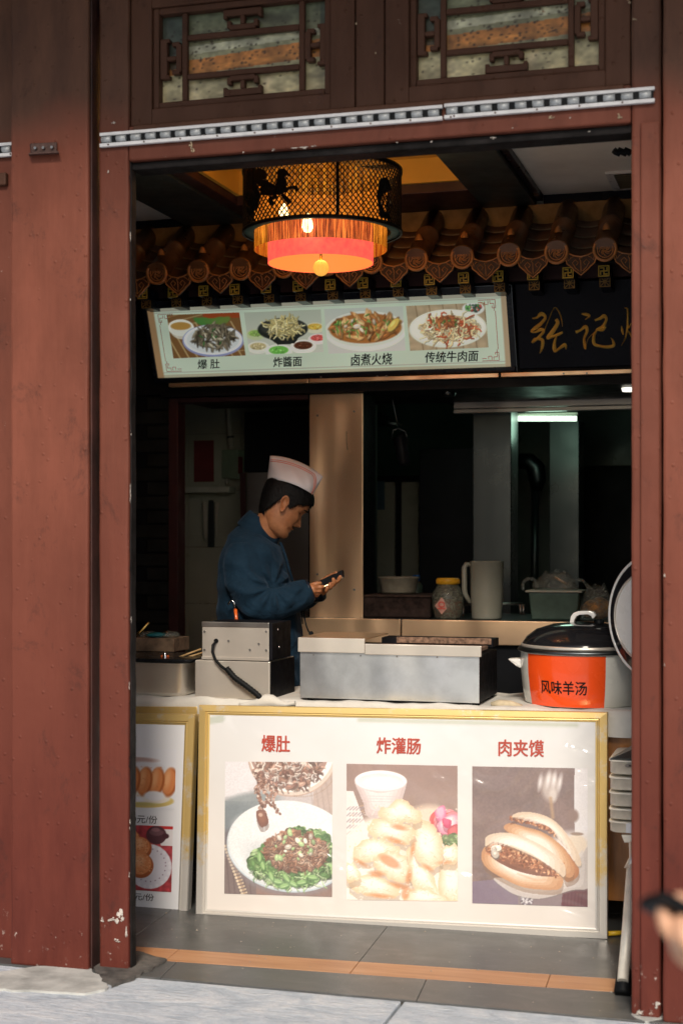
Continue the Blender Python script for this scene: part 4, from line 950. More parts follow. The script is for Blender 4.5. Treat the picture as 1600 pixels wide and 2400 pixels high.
MB().lathe([(.001,.004),(.070,.004),(.072,0),(.078,.012),(.090,.068),(.093,.070),(.095,.076),(.090,.077),(.074,.014),(.001,.010)], (stand(934,Yi+.05), Yi+.05, zl+.100), 36).build('body', M['bowl'], bw_, recalc=False)
bt_, x = lathe_thing('bottle', 'blurry blue capped bottle behind the cream bowl', 'bottle', 975, Yi+.36, [(.03,0),(.032,.12),(.03,.13),(.012,.15)], 'green_box')
MB().lathe([(.018,.150),(.018,.178),(.001,.179)], (x, Yi+.36, zl), 16).build('cap', M['blue_cap'], bt_)
jr, x = lathe_thing('pickle_jar', 'round jar of dark chilli with amber screw lid and pink diamond label', 'jar', 1049, Yi-.1, [(.001,0),(.055,0),(.060,.008),(.069,.05),(.071,.085),(.066,.115),(.052,.140),(.045,.148),(.045,.152)], 'jar_glass')
MB().lathe([(.001,.004),(.052,.004),(.057,.012),(.065,.05),(.062,.075),(.02,.085),(.001,.08)], (x, Yi-.1, zl), 24).build('chilli', simple('chilli flakes', (.16,.035,.012), .7, 0, .8, 70, .8, 90), jr)
b = MB(); b.lathe([(.047,.150),(.050,.152),(.050,.173),(.047,.177),(.001,.178)], (x, Yi-.1, zl), 36)
for k in range(30): a = k*.209; b.tube([(x+.0505*math.cos(a), Yi-.1+.0505*math.sin(a), zl+.153), (x+.0505*math.cos(a), Yi-.1+.0505*math.sin(a), zl+.171)], .0016, 4)
b.build('lid', M['yellow_lid'], jr)
q = .034; cc = (x-.012, Yi-.174, zl+.058); b = MB(); dmn = [(0,-q*1.1),(q*.95,0),(0,q*1.1),(-q*.95,0)]
b.add([(cc[0]+u, cc[1]+.25*abs(u)+.001, cc[2]+v) for u, v in dmn]+[(cc[0], cc[1], cc[2])], [(0,1,4),(1,2,4),(2,3,4),(3,0,4)]); b.build('diamond_label', simple('pink label', (.62,.32,.25), .5), jr)
b = MB(); b.tube([(cc[0]+.013*math.cos(a), cc[1]-.002, cc[2]+.006+.011*math.sin(a)) for a in [i*.5 for i in range(13)]], .0022, 5); b.box(cc[0]-.016, cc[0]+.016, cc[1]-.003, cc[1]-.001, cc[2]-.014, cc[2]-.010); b.build('label_print', M['fret_red'], jr)
jg = thing('plastic_jug', 'tall cream plastic jug with a flat side handle on the ledge', 'jug', P(1140,1445,Yi-.08))
x = stand(1140, Yi-.08); yj = Yi-.08; r0 = 41*S_*.95
MB().lathe([(.001,.0),(r0*.86,.0),(r0*.9,.006),(r0*.97,.12),(r0,.246),(r0*1.02,.248),(r0*1.0,.252),(r0*.95,.250),(r0*.9,.02),(.001,.012)], (x, yj, zl), 40).build('body', M['pitcher'], jg, recalc=False)
hp = [(x-r0*.93,yj-.02,zl+.235),(x-r0*1.16,yj-.028,zl+.238),(x-r0*1.27,yj-.03,zl+.225),(x-r0*1.27,yj-.03,zl+.13),(x-r0*1.2,yj-.03,zl+.105),(x-r0*.95,yj-.02,zl+.07)]
MB().tube(hp, [.010,.011,.012,.012,.011,.009], 10).build('handle', M['pitcher'], jg)
wr = thing('wire_rack', 'low steel frame rack behind the jug', 'rack', P(1150,1400,2.7))
b = MB(); 
for a_, c_ in (((1085,1416),(1224,1416)),((1085,1420),(1085,1450)),((1219,1416),(1219,1446)),((1226,1416),(1226,1446))): b.tube([P(*a_,2.62), P(*c_,2.62)], .007, 8)
b.build('frame', M['steel'], wr)
gb = thing('plastic_tub', 'green plastic tub of vegetables with a clear bag tied over it', 'tub', P(1297,1450,Yi))
xa, xb = stand(1238,Yi-.1), stand(1357,Yi-.1)
b = MB(); z0, z1 = zl, zl+.118
b.hexa([(xa+.012,Yi-.1,z0),(xb-.012,Yi-.1,z0),(xb-.012,Yi+.05,z0),(xa+.012,Yi+.05,z0),(xa,Yi-.112,z1),(xb,Yi-.112,z1),(xb,Yi+.06,z1),(xa,Yi+.06,z1)]); b.build('body', M['green_box'], gb, bevel=.006)
MB().box(xa-.012, xb+.012, Yi-.122, Yi+.07, z1+.001, z1+.009).build('rim', M['pipe_cream'], gb, bevel=.003)
def bag(name, label, cx, cy, zb, rx, ry, h, seed, loops=(), core=None, cat='plastic bag'):
    t = thing(name, label, cat, (cx, cy, zb)); b = MB(); rr = random.Random(seed); rs = []
    for j in range(11):
        v = j/10; k = (1-.55*v**1.5)*(1 if j else .8); rs.append([(cx+rx*k*math.cos(a)*(1+.10*math.sin(5*a+seed+v*4)+.06*math.sin(11*a+v*9)), cy+ry*k*math.sin(a), zb+h*v+.012*math.sin(3*a+seed)*v) for a in [math.tau*i/36 for i in range(36)]])
    b.rings(rs, False); o = b.build('film', M['bag'], t, recalc=False); wobble(o, .008, 28, seed)
    for pts in loops: MB().tube(pts, [.006+.003*(i % 2) for i in range(len(pts))], 7).build('handle_loop', M['bag'], t)
    if core:
        b = MB(); b.ball((cx, cy, zb+h*.33), 1, 20, 12, (rx*.82, ry*.8, h*.33)); o = b.build('contents', core, t); wobble(o, .012, 22, seed+3)
    return t
def loopp(c, rx, rz, Y, a0=-.6, a1=3.8, n=12): return [P(c[0]+rx*math.cos(a0+(a1-a0)*i/n), c[1]-rz*math.sin(a0+(a1-a0)*i/n), Y) for i in range(n+1)]
bag('plastic_bag', 'crumpled clear bag with two raised handle loops on the green tub', (xa+xb)/2, Yi-.03, z1+.01, .10, .07, .075, 3, [loopp((1241,1373),17,17,Yi-.03), loopp((1352,1380),24,22,Yi-.03)])
bag('plastic_bag', 'clear bag of orange pickles standing right of the green tub', stand(1398,Yi), Yi-.02, zl, .085, .07, .145, 9, [], simple('orange pickle', (.42,.17,.02), .5, 0, .7, 60, .9, 80))
xk = P(1316,1362,Yi+.05); tag(MB().tube([P(1298,1352,Yi+.02), P(1330,1371,Yi+.03)], .006, 8).build('tong', M['warm_steel'], origin=xk), 'metal tong sticking out of the bag on the green tub', 'tongs')
rb = thing('red_packet', 'small red and white packet at the far right of the ledge', 'packet', P(1455,1440,Yi-.05))
MB().box(XA(1446,Yi-.05), XA(1490,Yi-.05), Yi-.05, Yi+.05, zl, ZA(1450,1408,Yi-.05)).build('carton', M['dim_shelf'], rb); MB().box(XA(1446,Yi-.05)-.001, XA(1490,Yi-.05), Yi-.052, Yi-.0505, ZA(1450,1424,Yi-.05), ZA(1450,1410,Yi-.05)).build('red_band', simple('red band', (.45,.02,.02), .5), rb)

# ============================================================ DEEP KITCHEN
def slab(name, label, cat, x0, x1, y0, y1, Y, dep, mat, zb=None, bev=.004):
    a, c = P(x0,y1,Y), P(x1,y0,Y); z0 = c.z if False else None
    return tag(MB().box(a.x, c.x, Y, Y+dep, (a.z if zb is None else zb), c.z).build(name, M[mat], origin=P((x0+x1)/2,y1,Y), bevel=bev), label, cat)
slab('refrigerator', 'tall black refrigerator deep in the dark kitchen', 'refrigerator', 982,1108,1050,1600,3.5,.6,'near_black',0)
slab('kitchen_column', 'dim stainless column behind the cream jug', 'column', 1107,1197,955,1600,2.95,.2,'kit_steel',0)
slab('kitchen_column', 'farther dim stainless column below the right end of the fluorescent tube', 'column', 1286,1356,985,1600,3.9,.2,'kit_steel',0)
slab('kitchen_door', 'dark double door at the back left of the kitchen', 'door', 885,980,1120,1600,4.6,.05,'kitchen_wall',0)
cu = thing('kitchen_cupboard', 'dark cupboard with two doors beside the refrigerator', 'cupboard', P(930,1400,4.0))
for a_, c_ in ((882,924),(940,980)): MB().box(XA(a_,4.0), XA(c_,4.0), 4.0, 4.03, 0, ZA(900,1130,4.0)).build('door', M['tile_wall'], cu, bevel=.004)
MB().box(XA(870,4.0), XA(984,4.0), 4.031, 4.4, 0, ZA(900,1115,4.0)).build('carcass', M['near_black'], cu)
MB().box(XA(882,3.99), XA(900,3.99), 3.985, 3.999, ZA(890,1195,4), ZA(890,1128,4)).build('blue_sheet', simple('dim blue sheet', (.05,.11,.15), .6), cu)
hd = thing('extractor_hood', 'stainless extractor hood edge across the top of the kitchen', 'extractor hood', P(1270,930,2.8))
yh = 2.8; z0, z1 = ZA(1270,953,yh), ZA(1270,908,yh)
MB().box(XA(1062,yh), .85, yh, yh+.02, z0, z1).build('front_lip', M['steel'], hd, bevel=.003)
MB().box(XA(1062,yh), .85, yh-.004, yh+.03, z0-.022, z0-.002).build('gutter', M['steel'], hd, bevel=.003)
MB().hexa([P(955,907,3.9),P(1062,953,yh),P(1062,953,yh+.01),P(955,907,3.92),P(955,900,3.9),P(1062,908,yh),P(1062,908,yh+.01),P(955,900,3.92)]).build('side_lip', M['steel_dark'], hd)
MB().box(XA(1070,yh), .84, yh+.04, yh+1.0, z0+.12, z0+.14).build('underside', M['steel_dark'], hd)
tb = thing('fluorescent_light', 'lit greenish fluorescent tube under the kitchen ceiling', 'light', P(1280,981,3.3))
MB().tube([P(1210,981,3.3), P(1350,981,3.3)], .013, 12).build('tube', M['tube_light'], tb)
MB().box(XA(1196,3.32), XA(1352,3.32), 3.32, 3.36, ZA(1200,975,3.32), ZA(1200,970,3.32)).build('batten', M['dim_shelf'], tb)
dk = thing('duct', 'pale foil duct elbow on the kitchen wall below the tube', 'duct', P(1245,1100,4.3))
MB().tube([P(1215,1080,4.3),P(1240,1082,4.3),P(1255,1098,4.3),P(1259,1125,4.3),P(1256,1150,4.3)], [.045,.05,.055,.05,.03], 14).build('elbow', M['steel_dark'], dk)
MB().tube([P(1254,1150,4.3),P(1250,1500,4.3)], .022, 10).build('pipe', M['kit_steel'], dk)
hs = thing('hanging_ladle_pot', 'black cup on a thin rod hanging from the hood', 'strainer', P(935,1000,2.5))
MB().tube([P(917,905,2.5),P(920,940,2.5),P(934,1005,2.5)], .004, 6).build('rod', M['steel_dark'], hs)
MB().tube([P(914,905,2.5),P(918,925,2.5)], .012, 8).build('clamp', M['near_black'], hs)
MB().tube([P(917,1030,2.5),P(920,1008,2.5),P(934,1004,2.5),P(950,1012,2.5),P(956,1035,2.5)], .003, 6).build('bail', M['steel_dark'], hs)
MB().tube([P(934,1022,2.5),P(936,1024,2.5),P(947,1086,2.5),P(948,1090,2.5)], [.030,.034,.028,.02], 16).build('cup', M['near_black'], hs)
slab('kitchen_shelf', 'dim shelf with clutter at the back right of the kitchen', 'shelf', 1362,1500,1090,1500,4.8,.1,'near_black',0)
o = MB().tube([P(880,970,4.9),P(895,978,4.9),P(915,992,4.9),P(945,996,4.9)], [.01,.03,.02,.006], 8).build('foil_strip', M['steel'], origin=P(910,985,4.9)); tag(o, 'crumpled shiny foil catching green light at upper left of the kitchen', 'foil')

# ============================================================ COUNTER
zt_ = .745
Yp = .90
ct = thing('counter_table', 'orange wood fronted counter table under a white cloth', 'counter', (-1.2, 1.15, 0))
MB().box(-2.75, .3, Yp-.005, 1.42, zt_-.04, zt_-.006).build('top', M['wood_orange'], ct, bevel=.003)
MB().box(XA(900,.92), .3, .905, .925, .10, zt_-.041).build('front_board', M['wood_orange'], ct, bevel=.002)
MB().box(-2.75, XA(900,.92)-.01, .93, .95, .10, zt_-.041).build('front_board', M['near_black'], ct)
for x in (-2.6, .2): MB().box(x, x+.05, 1.3, 1.35, 0, zt_-.041).build('leg', M['near_black'], ct)
b = MB(); nx, prof = 90, [(1.40,.0),(1.2,.0),(1.0,.0),(.9,.001),(Yp-.012,-.004),(Yp-.020,-.02),(Yp-.022,-.045),(Yp-.024,-.075)]
rs = []
for y, z in prof: rs.append([(-2.72+3.0*i/nx, y-(.006*math.sin(i*.9)+.004*math.sin(i*2.3) if z < -.01 else 0), zt_+z+.004+(.003*math.sin(i*.7)+.002*math.sin(i*1.9) if z > -.01 else -.014*abs(math.sin(i*.11))*(-z/.07))) for i in range(nx+1)])
b.rings(rs, False, True, closed=False)
tag(b.build('white_cloth', M['cloth_white'], origin=(-1.2,.9,zt_)), 'white cloth laid over the counter with its hem hanging at the front', 'cloth')
cr = MB(); pts = []
for i in range(13):
    px_ = 560+i*11; hump = 16*math.exp(-((px_-632)/26.)**2)+7*math.exp(-((px_-690)/20.)**2)
    pts.append(P(px_, 1652-hump*.55, .875))
cr.tube(pts, [.008+.018*math.exp(-((i-6)/3.)**2) for i in range(13)], 10); o = cr.build('rag', M['cloth_white'], origin=P(620,1650,.875)); wobble(o, .004, 30); tag(o, 'crumpled white rag by the black cable on the counter edge', 'cloth')
o = MB().tube([P(1150,1651,.95),P(1170,1648,.95),P(1195,1650,.95),P(1222,1656,.95)], [.008,.014,.013,.006], 10).build('rag', simple('beige rag', (.52,.44,.30), .9, 0, .2, 30), origin=P(1180,1650,.95)); wobble(o, .004, 30); tag(o, 'small beige rag between griddle and orange labelled cooker', 'cloth')

# griddle
gy = .93
gd = thing('griddle', 'long galvanised griddle box with a burnt crusted trough on top', 'griddle', P(910,1650,gy))
gx0, gx1 = XA(703,gy), XA(1123,gy); gz0, gz1 = zt_+.012, ZA(910,1532,gy)
MB().box(gx0, gx1-.001, gy, gy+.004, gz0, gz1).build('front_panel', M['galv'], gd, bevel=.001)
b = MB(); b.box(gx0+.001, gx1, gy+.0045, gy+.34, gz0+.001, gz1-.0); b.build('body', M['fold_black'], gd, bevel=.002)
zr = ZA(910,1510,gy-.01); xs = XA(854,gy-.01)
MB().hexa([(XA(698,gy-.01),gy-.012,gz1-.0),(xs,gy-.012,gz1),(xs,gy+.0,gz1),(XA(698,gy-.01),gy,gz1),(XA(698,gy-.01),gy-.010,zr+.018),(xs,gy-.010,zr+.018),(xs,gy,zr+.018),(XA(698,gy-.01),gy,zr+.018)]).build('rim', M['steel_clean'], gd, bevel=.002)
MB().box(xs+.0005, XA(1127,gy-.01), gy-.011, gy, gz1-.004, zr).build('rim', M['steel_clean'], gd, bevel=.002)
MB().box(XA(698,gy-.01), xs, gy+.001, gy+.33, zr+.013, zr+.018).build('lid', M['warm_steel'], gd, bevel=.001)
MB().box(xs+.06, gx1, gy+.22, gy+.225, zr-.01, zr+.012).build('trough_back', M['crust'], gd)
MB().box(xs+.001, gx1+.006, gy+.226, gy+.34, zr-.02, zr+.008).build('back_rim', M['fold_black'], gd)
MB().box(gx0+.01, gx1-.01, gy+.01, gy+.21, zr-.025, zr-.014).build('trough', M['crust'], gd)
for q in (XA(722,gy)-.01, gx1-.03):
    for yy in (gy+.02, gy+.30): MB().box(q, q+.022, yy, yy+.022, zt_+.001, gz0).build('foot', M['rubber'], gd)
for q in (735, 845, 930, 1024): c_ = P(q, 1538-((910-q)*.02), gy-.001); MB().tube([c_, c_+Vector((0,-.003,0))], .003, 8).build('rivet', M['screw'], gd)

# fryer: base box, control box, cable
fy = .90
fr = thing('steel_base_box', 'plain steel box carrying the small control box', 'steel box', P(545,1640,fy))
MB().box(XA(457,fy), XA(632,fy), fy, fy+.28, zt_+.004, ZA(545,1549,fy)).build('casing', M['steel_clean'], fr, bevel=.003)
MB().box(XA(632,fy)+.001, XA(632,fy)+.004, fy+.004, fy+.28, zt_+.004, ZA(545,1549,fy)-.002).build('side_plate', M['fold_black'], fr)
cb = thing('control_box', 'steel electric control box with screws and cable grommet', 'control box', P(552,1545,fy))
zb0, zb1 = ZA(545,1549,fy)+.004, ZA(552,1459,fy); x0, x1 = XA(474,fy), XA(630,fy)
MB().box(x0, x1, fy, fy+.004, zb0, zb1).build('face_plate', M['steel_clean'], cb, bevel=.0015)
MB().box(x0+.001, x1+.012, fy+.0045, fy+.22, zb0+.001, zb1-.001).build('casing', M['fold_black'], cb, bevel=.002)
MB().box(x0-.001, x1+.001, fy-.004, fy-.0005, zb1-.016, zb1+.001).build('top_flange', M['steel'], cb, bevel=.001)
MB().box(x0-.001, x1+.001, fy-.004, fy-.0005, zb0-.001, zb0+.010).build('bottom_flange', M['steel_clean'], cb, bevel=.001)
for q in ((480,1480),(480,1523),(624,1480),(624,1524),(536,1502),(586,1523),(607,1509)):
    c_ = P(*q, fy-.0005); MB().tube([c_, c_+Vector((0,-.003,0))], .0042, 10).build('screw', M['screw'], cb)
for q in ((651,1475),(654,1516)): c_ = P(*q, fy+.03); MB().ball(c_, .004, 8, 6).build('side_knob', M['chrome'], cb)
cab = thing('power_cable', 'black cable looping from the control box into a ribbed sleeve', 'cable', P(507,1503,fy))
pts = [P(507,1503,fy-.002),P(499,1512,fy-.02),P(498,1528,fy-.022),P(505,1546,fy-.022),P(517,1560,fy-.022),P(531,1571,fy-.022)]
MB().tube(pts, .0052, 10).build('cord', M['rubber'], cab)
pts = [P(531,1566,fy-.024),P(550,1588,fy-.026),P(575,1606,fy-.028),P(600,1625,fy-.03),P(622,1648,fy-.03),P(634,1668,fy-.03)]
Q = [pts[0]]; 
for i in range(len(pts)-1):
    for k in range(1, 9): Q.append(pts[i].lerp(pts[i+1], k/8))
MB().tube(Q, [.0100 if i % 2 else .0118 for i in range(len(Q))], 12).build('ribbed_sleeve', M['rubber'], cab)
c_ = P(507,1502,fy-.001); MB().lathe([(.0055,-.001),(.009,-.001),(.009,.003),(.0055,.003)], (0,0,0), 14); MB().tube([c_, c_+Vector((0,-.004,0))], .0085, 14).build('grommet', M['rubber'], cab)
hk = thing('hook_tool', 'steel hook with orange handle standing behind the control box', 'hook', P(553,1455,fy+.3))
MB().tube([P(557,1480,1.25),P(552,1428,1.25)], .0066, 10).build('handle', M['orange_grip'], hk)
MB().tube([P(552,1430,1.25),P(549,1412,1.25),P(545,1408,1.25),P(539,1409,1.25),P(535,1417,1.25)], .0042, 8).build('hook', M['chrome'], hk)

# pan and small stuff at the left end
pnx = thing('steel_pan', 'deep stainless pan with rounded corner at the left end of the counter', 'pan', P(400,1640,.9))
def rrect(x0, x1, y0, y1, r, n=6):
    o = []
    for cx, cy, a in ((x1-r,y0+r,-90),(x1-r,y1-r,0),(x0+r,y1-r,90),(x0+r,y0+r,180)):
        for k in range(n+1): t = R(a+90*k/n); o.append((cx+r*math.cos(t), cy+r*math.sin(t)))
    return o
px0, px1 = XA(215,.9), XA(424,.9)+.015; zpt = ZA(400,1556,.9)
b = MB(); rs = []
for z, ins in ((zt_+.001,.03),(zt_+.004,.012),(zt_+.018,.003),(zpt-.004,.0),(zpt,-.006),(zpt+.003,-.008),(zpt+.003,.004),(zt_+.02,.012)):
    rs.append([(x, y, z) for x, y in rrect(px0+ins, px1-ins, .90+ins, 1.2-ins, .035)])
b.rings(rs, True).build('pan_wall', M['steel_clean'], pnx)
tag(MB().rings([[(x, y, z) for x, y in rrect(px0-.01-i_, px1+.028+i_, .885-i_, 1.21, .03)] for z, i_ in ((zpt+.005,0),(zpt+.016,.006),(zpt+.019,.004))]).build('black_tray', M['glow_black'], origin=P(400,1548,.9)), 'flat black tray lying on the steel pan', 'tray')
cbx = thing('carton', 'printed cardboard carton holding teal and white packets', 'box', P(360,1530,1.2))
MB().box(XA(260,1.2), XA(408,1.2), 1.2, 1.36, zpt+.02, ZA(360,1496,1.2)).build('walls', M['card'], cbx, bevel=.002)
b = MB(); 
for k in range(4): b.ball(P(322+26*k, 1491-3*(k%2), 1.26), 1, 12, 8, (.035,.05,.012+.004*(k%2)))
o = b.build('white_packets', M['bag'], cbx); 
MB().ball(P(366,1488,1.24), 1, 14, 8, (.042,.04,.010)).build('teal_packet', simple('teal plastic', (.02,.20,.24), .4), cbx)
tag(MB().tube([P(300,1510,1.0),P(350,1459,1.0)], [.006,.006], 8).build('brass_stick', M['brass'], origin=P(330,1480,1.0)), 'shiny brass stick leaning at the left end of the counter', 'stick')
for i, (a_, c_) in enumerate((((420,1540),(472,1521)),((438,1541),(474,1530)),((455,1541),(474,1537)))):
    tag(MB().tube([P(*a_,1.02+i*.01), P(*c_,1.06+i*.01)], .0042, 6).build('skewer', M['leather'], origin=P(450,1538,1.02)), ['longest and topmost', 'middle', 'lowest and shortest'][i]+' wooden skewer resting against the control box', 'skewer', 'wooden skewers beside the control box')
tt = thing('squeeze_bottle', 'small clear bottle nozzle with red and orange flecks on the black tray', 'bottle', P(387,1540,.95))
c_ = P(387,1541,.95); MB().lathe([(.010,0),(.009,.008),(.004,.018),(.003,.022),(.001,.023)], c_, 12).build('nozzle', M['chrome'], tt)
for dx in (-.012, .012): MB().ball(c_+Vector((dx,0,.004)), .006, 8, 6).build('fleck', M['orange_grip'], tt)

# rice cooker
ck = thing('soup_cooker', 'big cream electric soup cooker with orange label and dark domed lid', 'cooker', (0,0,0))
yk = 1.13; ckx = XA(1368, yk); ck.location = (ckx, yk, zt_)
zk1 = ZA(1368,1524,yk-.2); rk = 146*(yk+4.25)/FPX/.99
MB().lathe([(.001,.006),(rk*.90,.006),(rk*.93,.012),(rk*.965,.06),(rk*.995,.12),(rk,.16),(rk*1.0,zk1-zt_-.012)], (ckx,yk,zt_), 64).build('body', M['enamel'], ck, recalc=False)
hh = zk1-zt_-.010
MB().lathe([(rk*.9,hh-.006),(rk*1.04,hh-.006),(rk*1.05,hh),(rk*1.03,hh+.006),(rk*.9,hh+.008)], (ckx,yk,zt_), 64).build('rim', M['steel_dark'], ck, recalc=False)
MB().lathe([(rk*.98,hh+.009),(rk*.97,hh+.022),(rk*.90,hh+.045),(rk*.75,hh+.070),(rk*.5,hh+.088),(rk*.2,hh+.096),(.001,hh+.097)], (ckx,yk,zt_), 64).build('lid', M['phone'], ck, recalc=False)
MB().lathe([(rk*.985,hh+.0085),(rk*1.0,hh+.012),(rk*.985,hh+.020),(rk*.96,hh+.021)], (ckx,yk,zt_), 64).build('lid_band', M['steel_clean'], ck, recalc=False)
zk = zt_+hh+.094
b = MB(); hw_ = .017
arc = [(-.05,.0),(-.046,.022),(-.036,.035),(-.02,.041),(.02,.043),(.036,.038),(.044,.026)]
rs = [[(ckx+.0+x, yk-hw_*1.1, zk+z), (ckx+x+.0, yk+hw_*1.1, zk+z), (ckx+x*.72, yk+hw_*1.1, zk+z-.013), (ckx+x*.72, yk-hw_*1.1, zk+z-.013)] for x, z in arc]
b.rings(rs, True, False).build('lid_handle', M['plastic_white'], ck, bevel=.003)
MB().lathe([(.018,-.003),(.018,.008),(.010,.012)], (ckx+.05,yk+.02,zk), 16).build('steam_knob', M['rubber'], ck)
c_ = Vector((ckx-rk-.0, yk-.03, zt_+hh-.050)); MB().hexa([c_+Vector(q) for q in ((.01,-.03,-.022),(-.012,-.028,-.012),(-.012,.028,-.012),(.01,.03,-.022),(.01,-.03,.016),(-.044,-.022,.012),(-.044,.022,.012),(.01,.03,.016))]).build('side_handle', M['plastic_white'], ck, bevel=.008)
def ckang(px):      # angle on the cooker wall seen at this pixel
    best = min(range(1800, 3600), key=lambda a: abs(proj((ckx+rk*math.cos(R(a/10)), yk+rk*math.sin(R(a/10)), zt_+.1))[0]-px) if math.sin(R(a/10)) < .2 and (Vector((math.cos(R(a/10)),math.sin(R(a/10)),0)).dot(Vector((ckx,yk,0))-Vector((CAM.x,CAM.y,0)))<0) else 1e9); return R(best/10)
aL, aR = ckang(1237), ckang(1418)
def cyl(u, v, d=0):
    z = zt_+.008+(hh-.018)*(1-v); k = np.interp(z-zt_, [0,.012,.06,.12,.16,9], [.925,.93,.965,.995,1,1])*rk+.0012+d; a = aL+(aR-aL)*u; return Vector((ckx+k*math.cos(a), yk+k*math.sin(a), z))
b = MB(); nu, nv = 24, 16; b.add([cyl(i/nu, j/nv) for j in range(nv+1) for i in range(nu+1)], [(j*(nu+1)+i, (j+1)*(nu+1)+i, (j+1)*(nu+1)+i+1, j*(nu+1)+i+1) for j in range(nv) for i in range(nu)], True); b.build('orange_label', M['orange_label'], ck, recalc=False)
zz0, zz1 = ZA(1320,1597,yk-rk), ZA(1320,1629,yk-rk); v0 = 1-(zz0-zt_-.008)/(hh-.018); v1 = 1-(zz1-zt_-.008)/(hh-.018)
text_on(cyl, '风味羊汤', (ckang(1265)-aL)/(aR-aL), v0, (ckang(1374)-aL)/(aR-aL), v1, .0012, M['text_black'], ck, bold=.02)
# spare lid standing on edge by the right post
yd = .78; lc = P(1535,1447,yd); sl_ = thing('glass_lid', 'round glass lid with bright steel rim standing on edge by the right post', 'lid', lc)
rl_ = 147*(yd+4.25)/FPX/1.02; ang = R(-38); e1 = Vector((math.cos(ang), math.sin(ang), 0)); e2 = Vector((0,0,1)); en = Vector((-math.sin(ang)*-1, math.cos(ang)*-1, 0)); en = e1.cross(e2)
MB().tube([lc+e1*rl_*math.cos(a)+e2*rl_*math.sin(a) for a in [math.tau*k/60 for k in range(61)]], .0058, 10, False).build('rim', M['plastic_white'], sl_)
def disk(rad, off, n=48, dome=0):
    b = MB(); rs = []
    for k_ in range(6): r_ = rad*(1-k_/5)+.0005; rs.append([lc+e1*r_*math.cos(math.tau*k/n)+e2*r_*math.sin(math.tau*k/n)+en*(off+dome*(1-(r_/rad)**2)) for k in range(n)])
    b.rings(rs, False); return b
disk(rl_*.97, .004, dome=.03).build('glass', M['phone'], sl_, recalc=False)
b = MB(); b.tube([lc+en*.036+e1*rl_*.72*math.cos(a)+e2*rl_*.72*math.sin(a) for a in [math.tau*k/48 for k in range(49)]], .004, 8, False); b.build('inner_ring', M['steel_clean'], sl_)
disk(rl_*.70, .0345).build('steel_disc', M['plastic_white'], sl_, recalc=False)
disk(rl_*.70, -.0345).build('steel_disc', M['plastic_white'], sl_, recalc=False)
disk(rl_*.97, -.004, dome=-.03).build('glass', M['phone'], sl_, recalc=False)
b = MB(); b.tube([lc-en*.036+e1*rl_*.72*math.cos(a)+e2*rl_*.72*math.sin(a) for a in [math.tau*k/48 for k in range(49)]], .004, 8, False); b.build('inner_ring', M['steel_clean'], sl_)

# ============================================================ POSTERS LEANING ON THE COUNTER
def frame(pn, wl, wt, wb, t, dep=.03):
    b = MB(); D = .0
    def bar(o0, o1, i0, i1, name='frame_bar'):
        # mitred profile: outer edge, raised ridge, inner step
        b = MB(); rs = []
        for (o, i) in ((o0, i0), (o1, i1)):
            O, I = Vector(o), Vector(i); q = lambda k, d: pn(*(O.lerp(I, k)), d)
            rs.append([q(0,-dep), q(0,.002), q(.06,.008), q(.62,.010), q(.70,.004), q(.80,.005), q(.86,.001), q(1,.0), q(1,-dep)])
        b.rings(rs, True, False); return b.build(name, M['gold_frame'], t)
    w0, w1, h0, h1 = wl, 1-wl, wt, 1-wb; e = .0004
    bar((0,0),(1,0),(w0,h0),(w1,h0)); bar((0,1),(1,1),(w0,h1),(w1,h1)); bar((0,e),(0,1-e),(w0,h0),(w0,h1)); bar((1,e),(1,1-e),(w1,h0),(w1,h1))
    b = MB(); pn.box(b, wl*.7, 1-wl*.7, wt*.7, 1-wb*.7, -dep, -.005); b.build('backing', M['near_black'], t)
big = thing('food_poster', 'large gold framed poster with three red titled food photos leaning on the counter', 'poster', P(940,2180,.75))
bp = Panel(P(467,1652,.78), P(1423,1669,.855), P(459.5,2153,.72), P(1423,2201,.786))
frame(bp, .0285, .046, .046, big)
face = Cv(200, 110, (236,228,214)); face.vgrad((226,226,226), (228,220,212)); face.noise(.03, 40)
face.line([(0.0,.03),(.03,.02)], 2, (170,180,160), .5); face.line([(.4,.012),(.95,.016)], .8, (150,158,120), .5, 2)
pic_object(face, bp, .0285, .046, .9715, .954, -.001, 'print_sheet', M['poster'], big)
W1, H1 = 216, 266
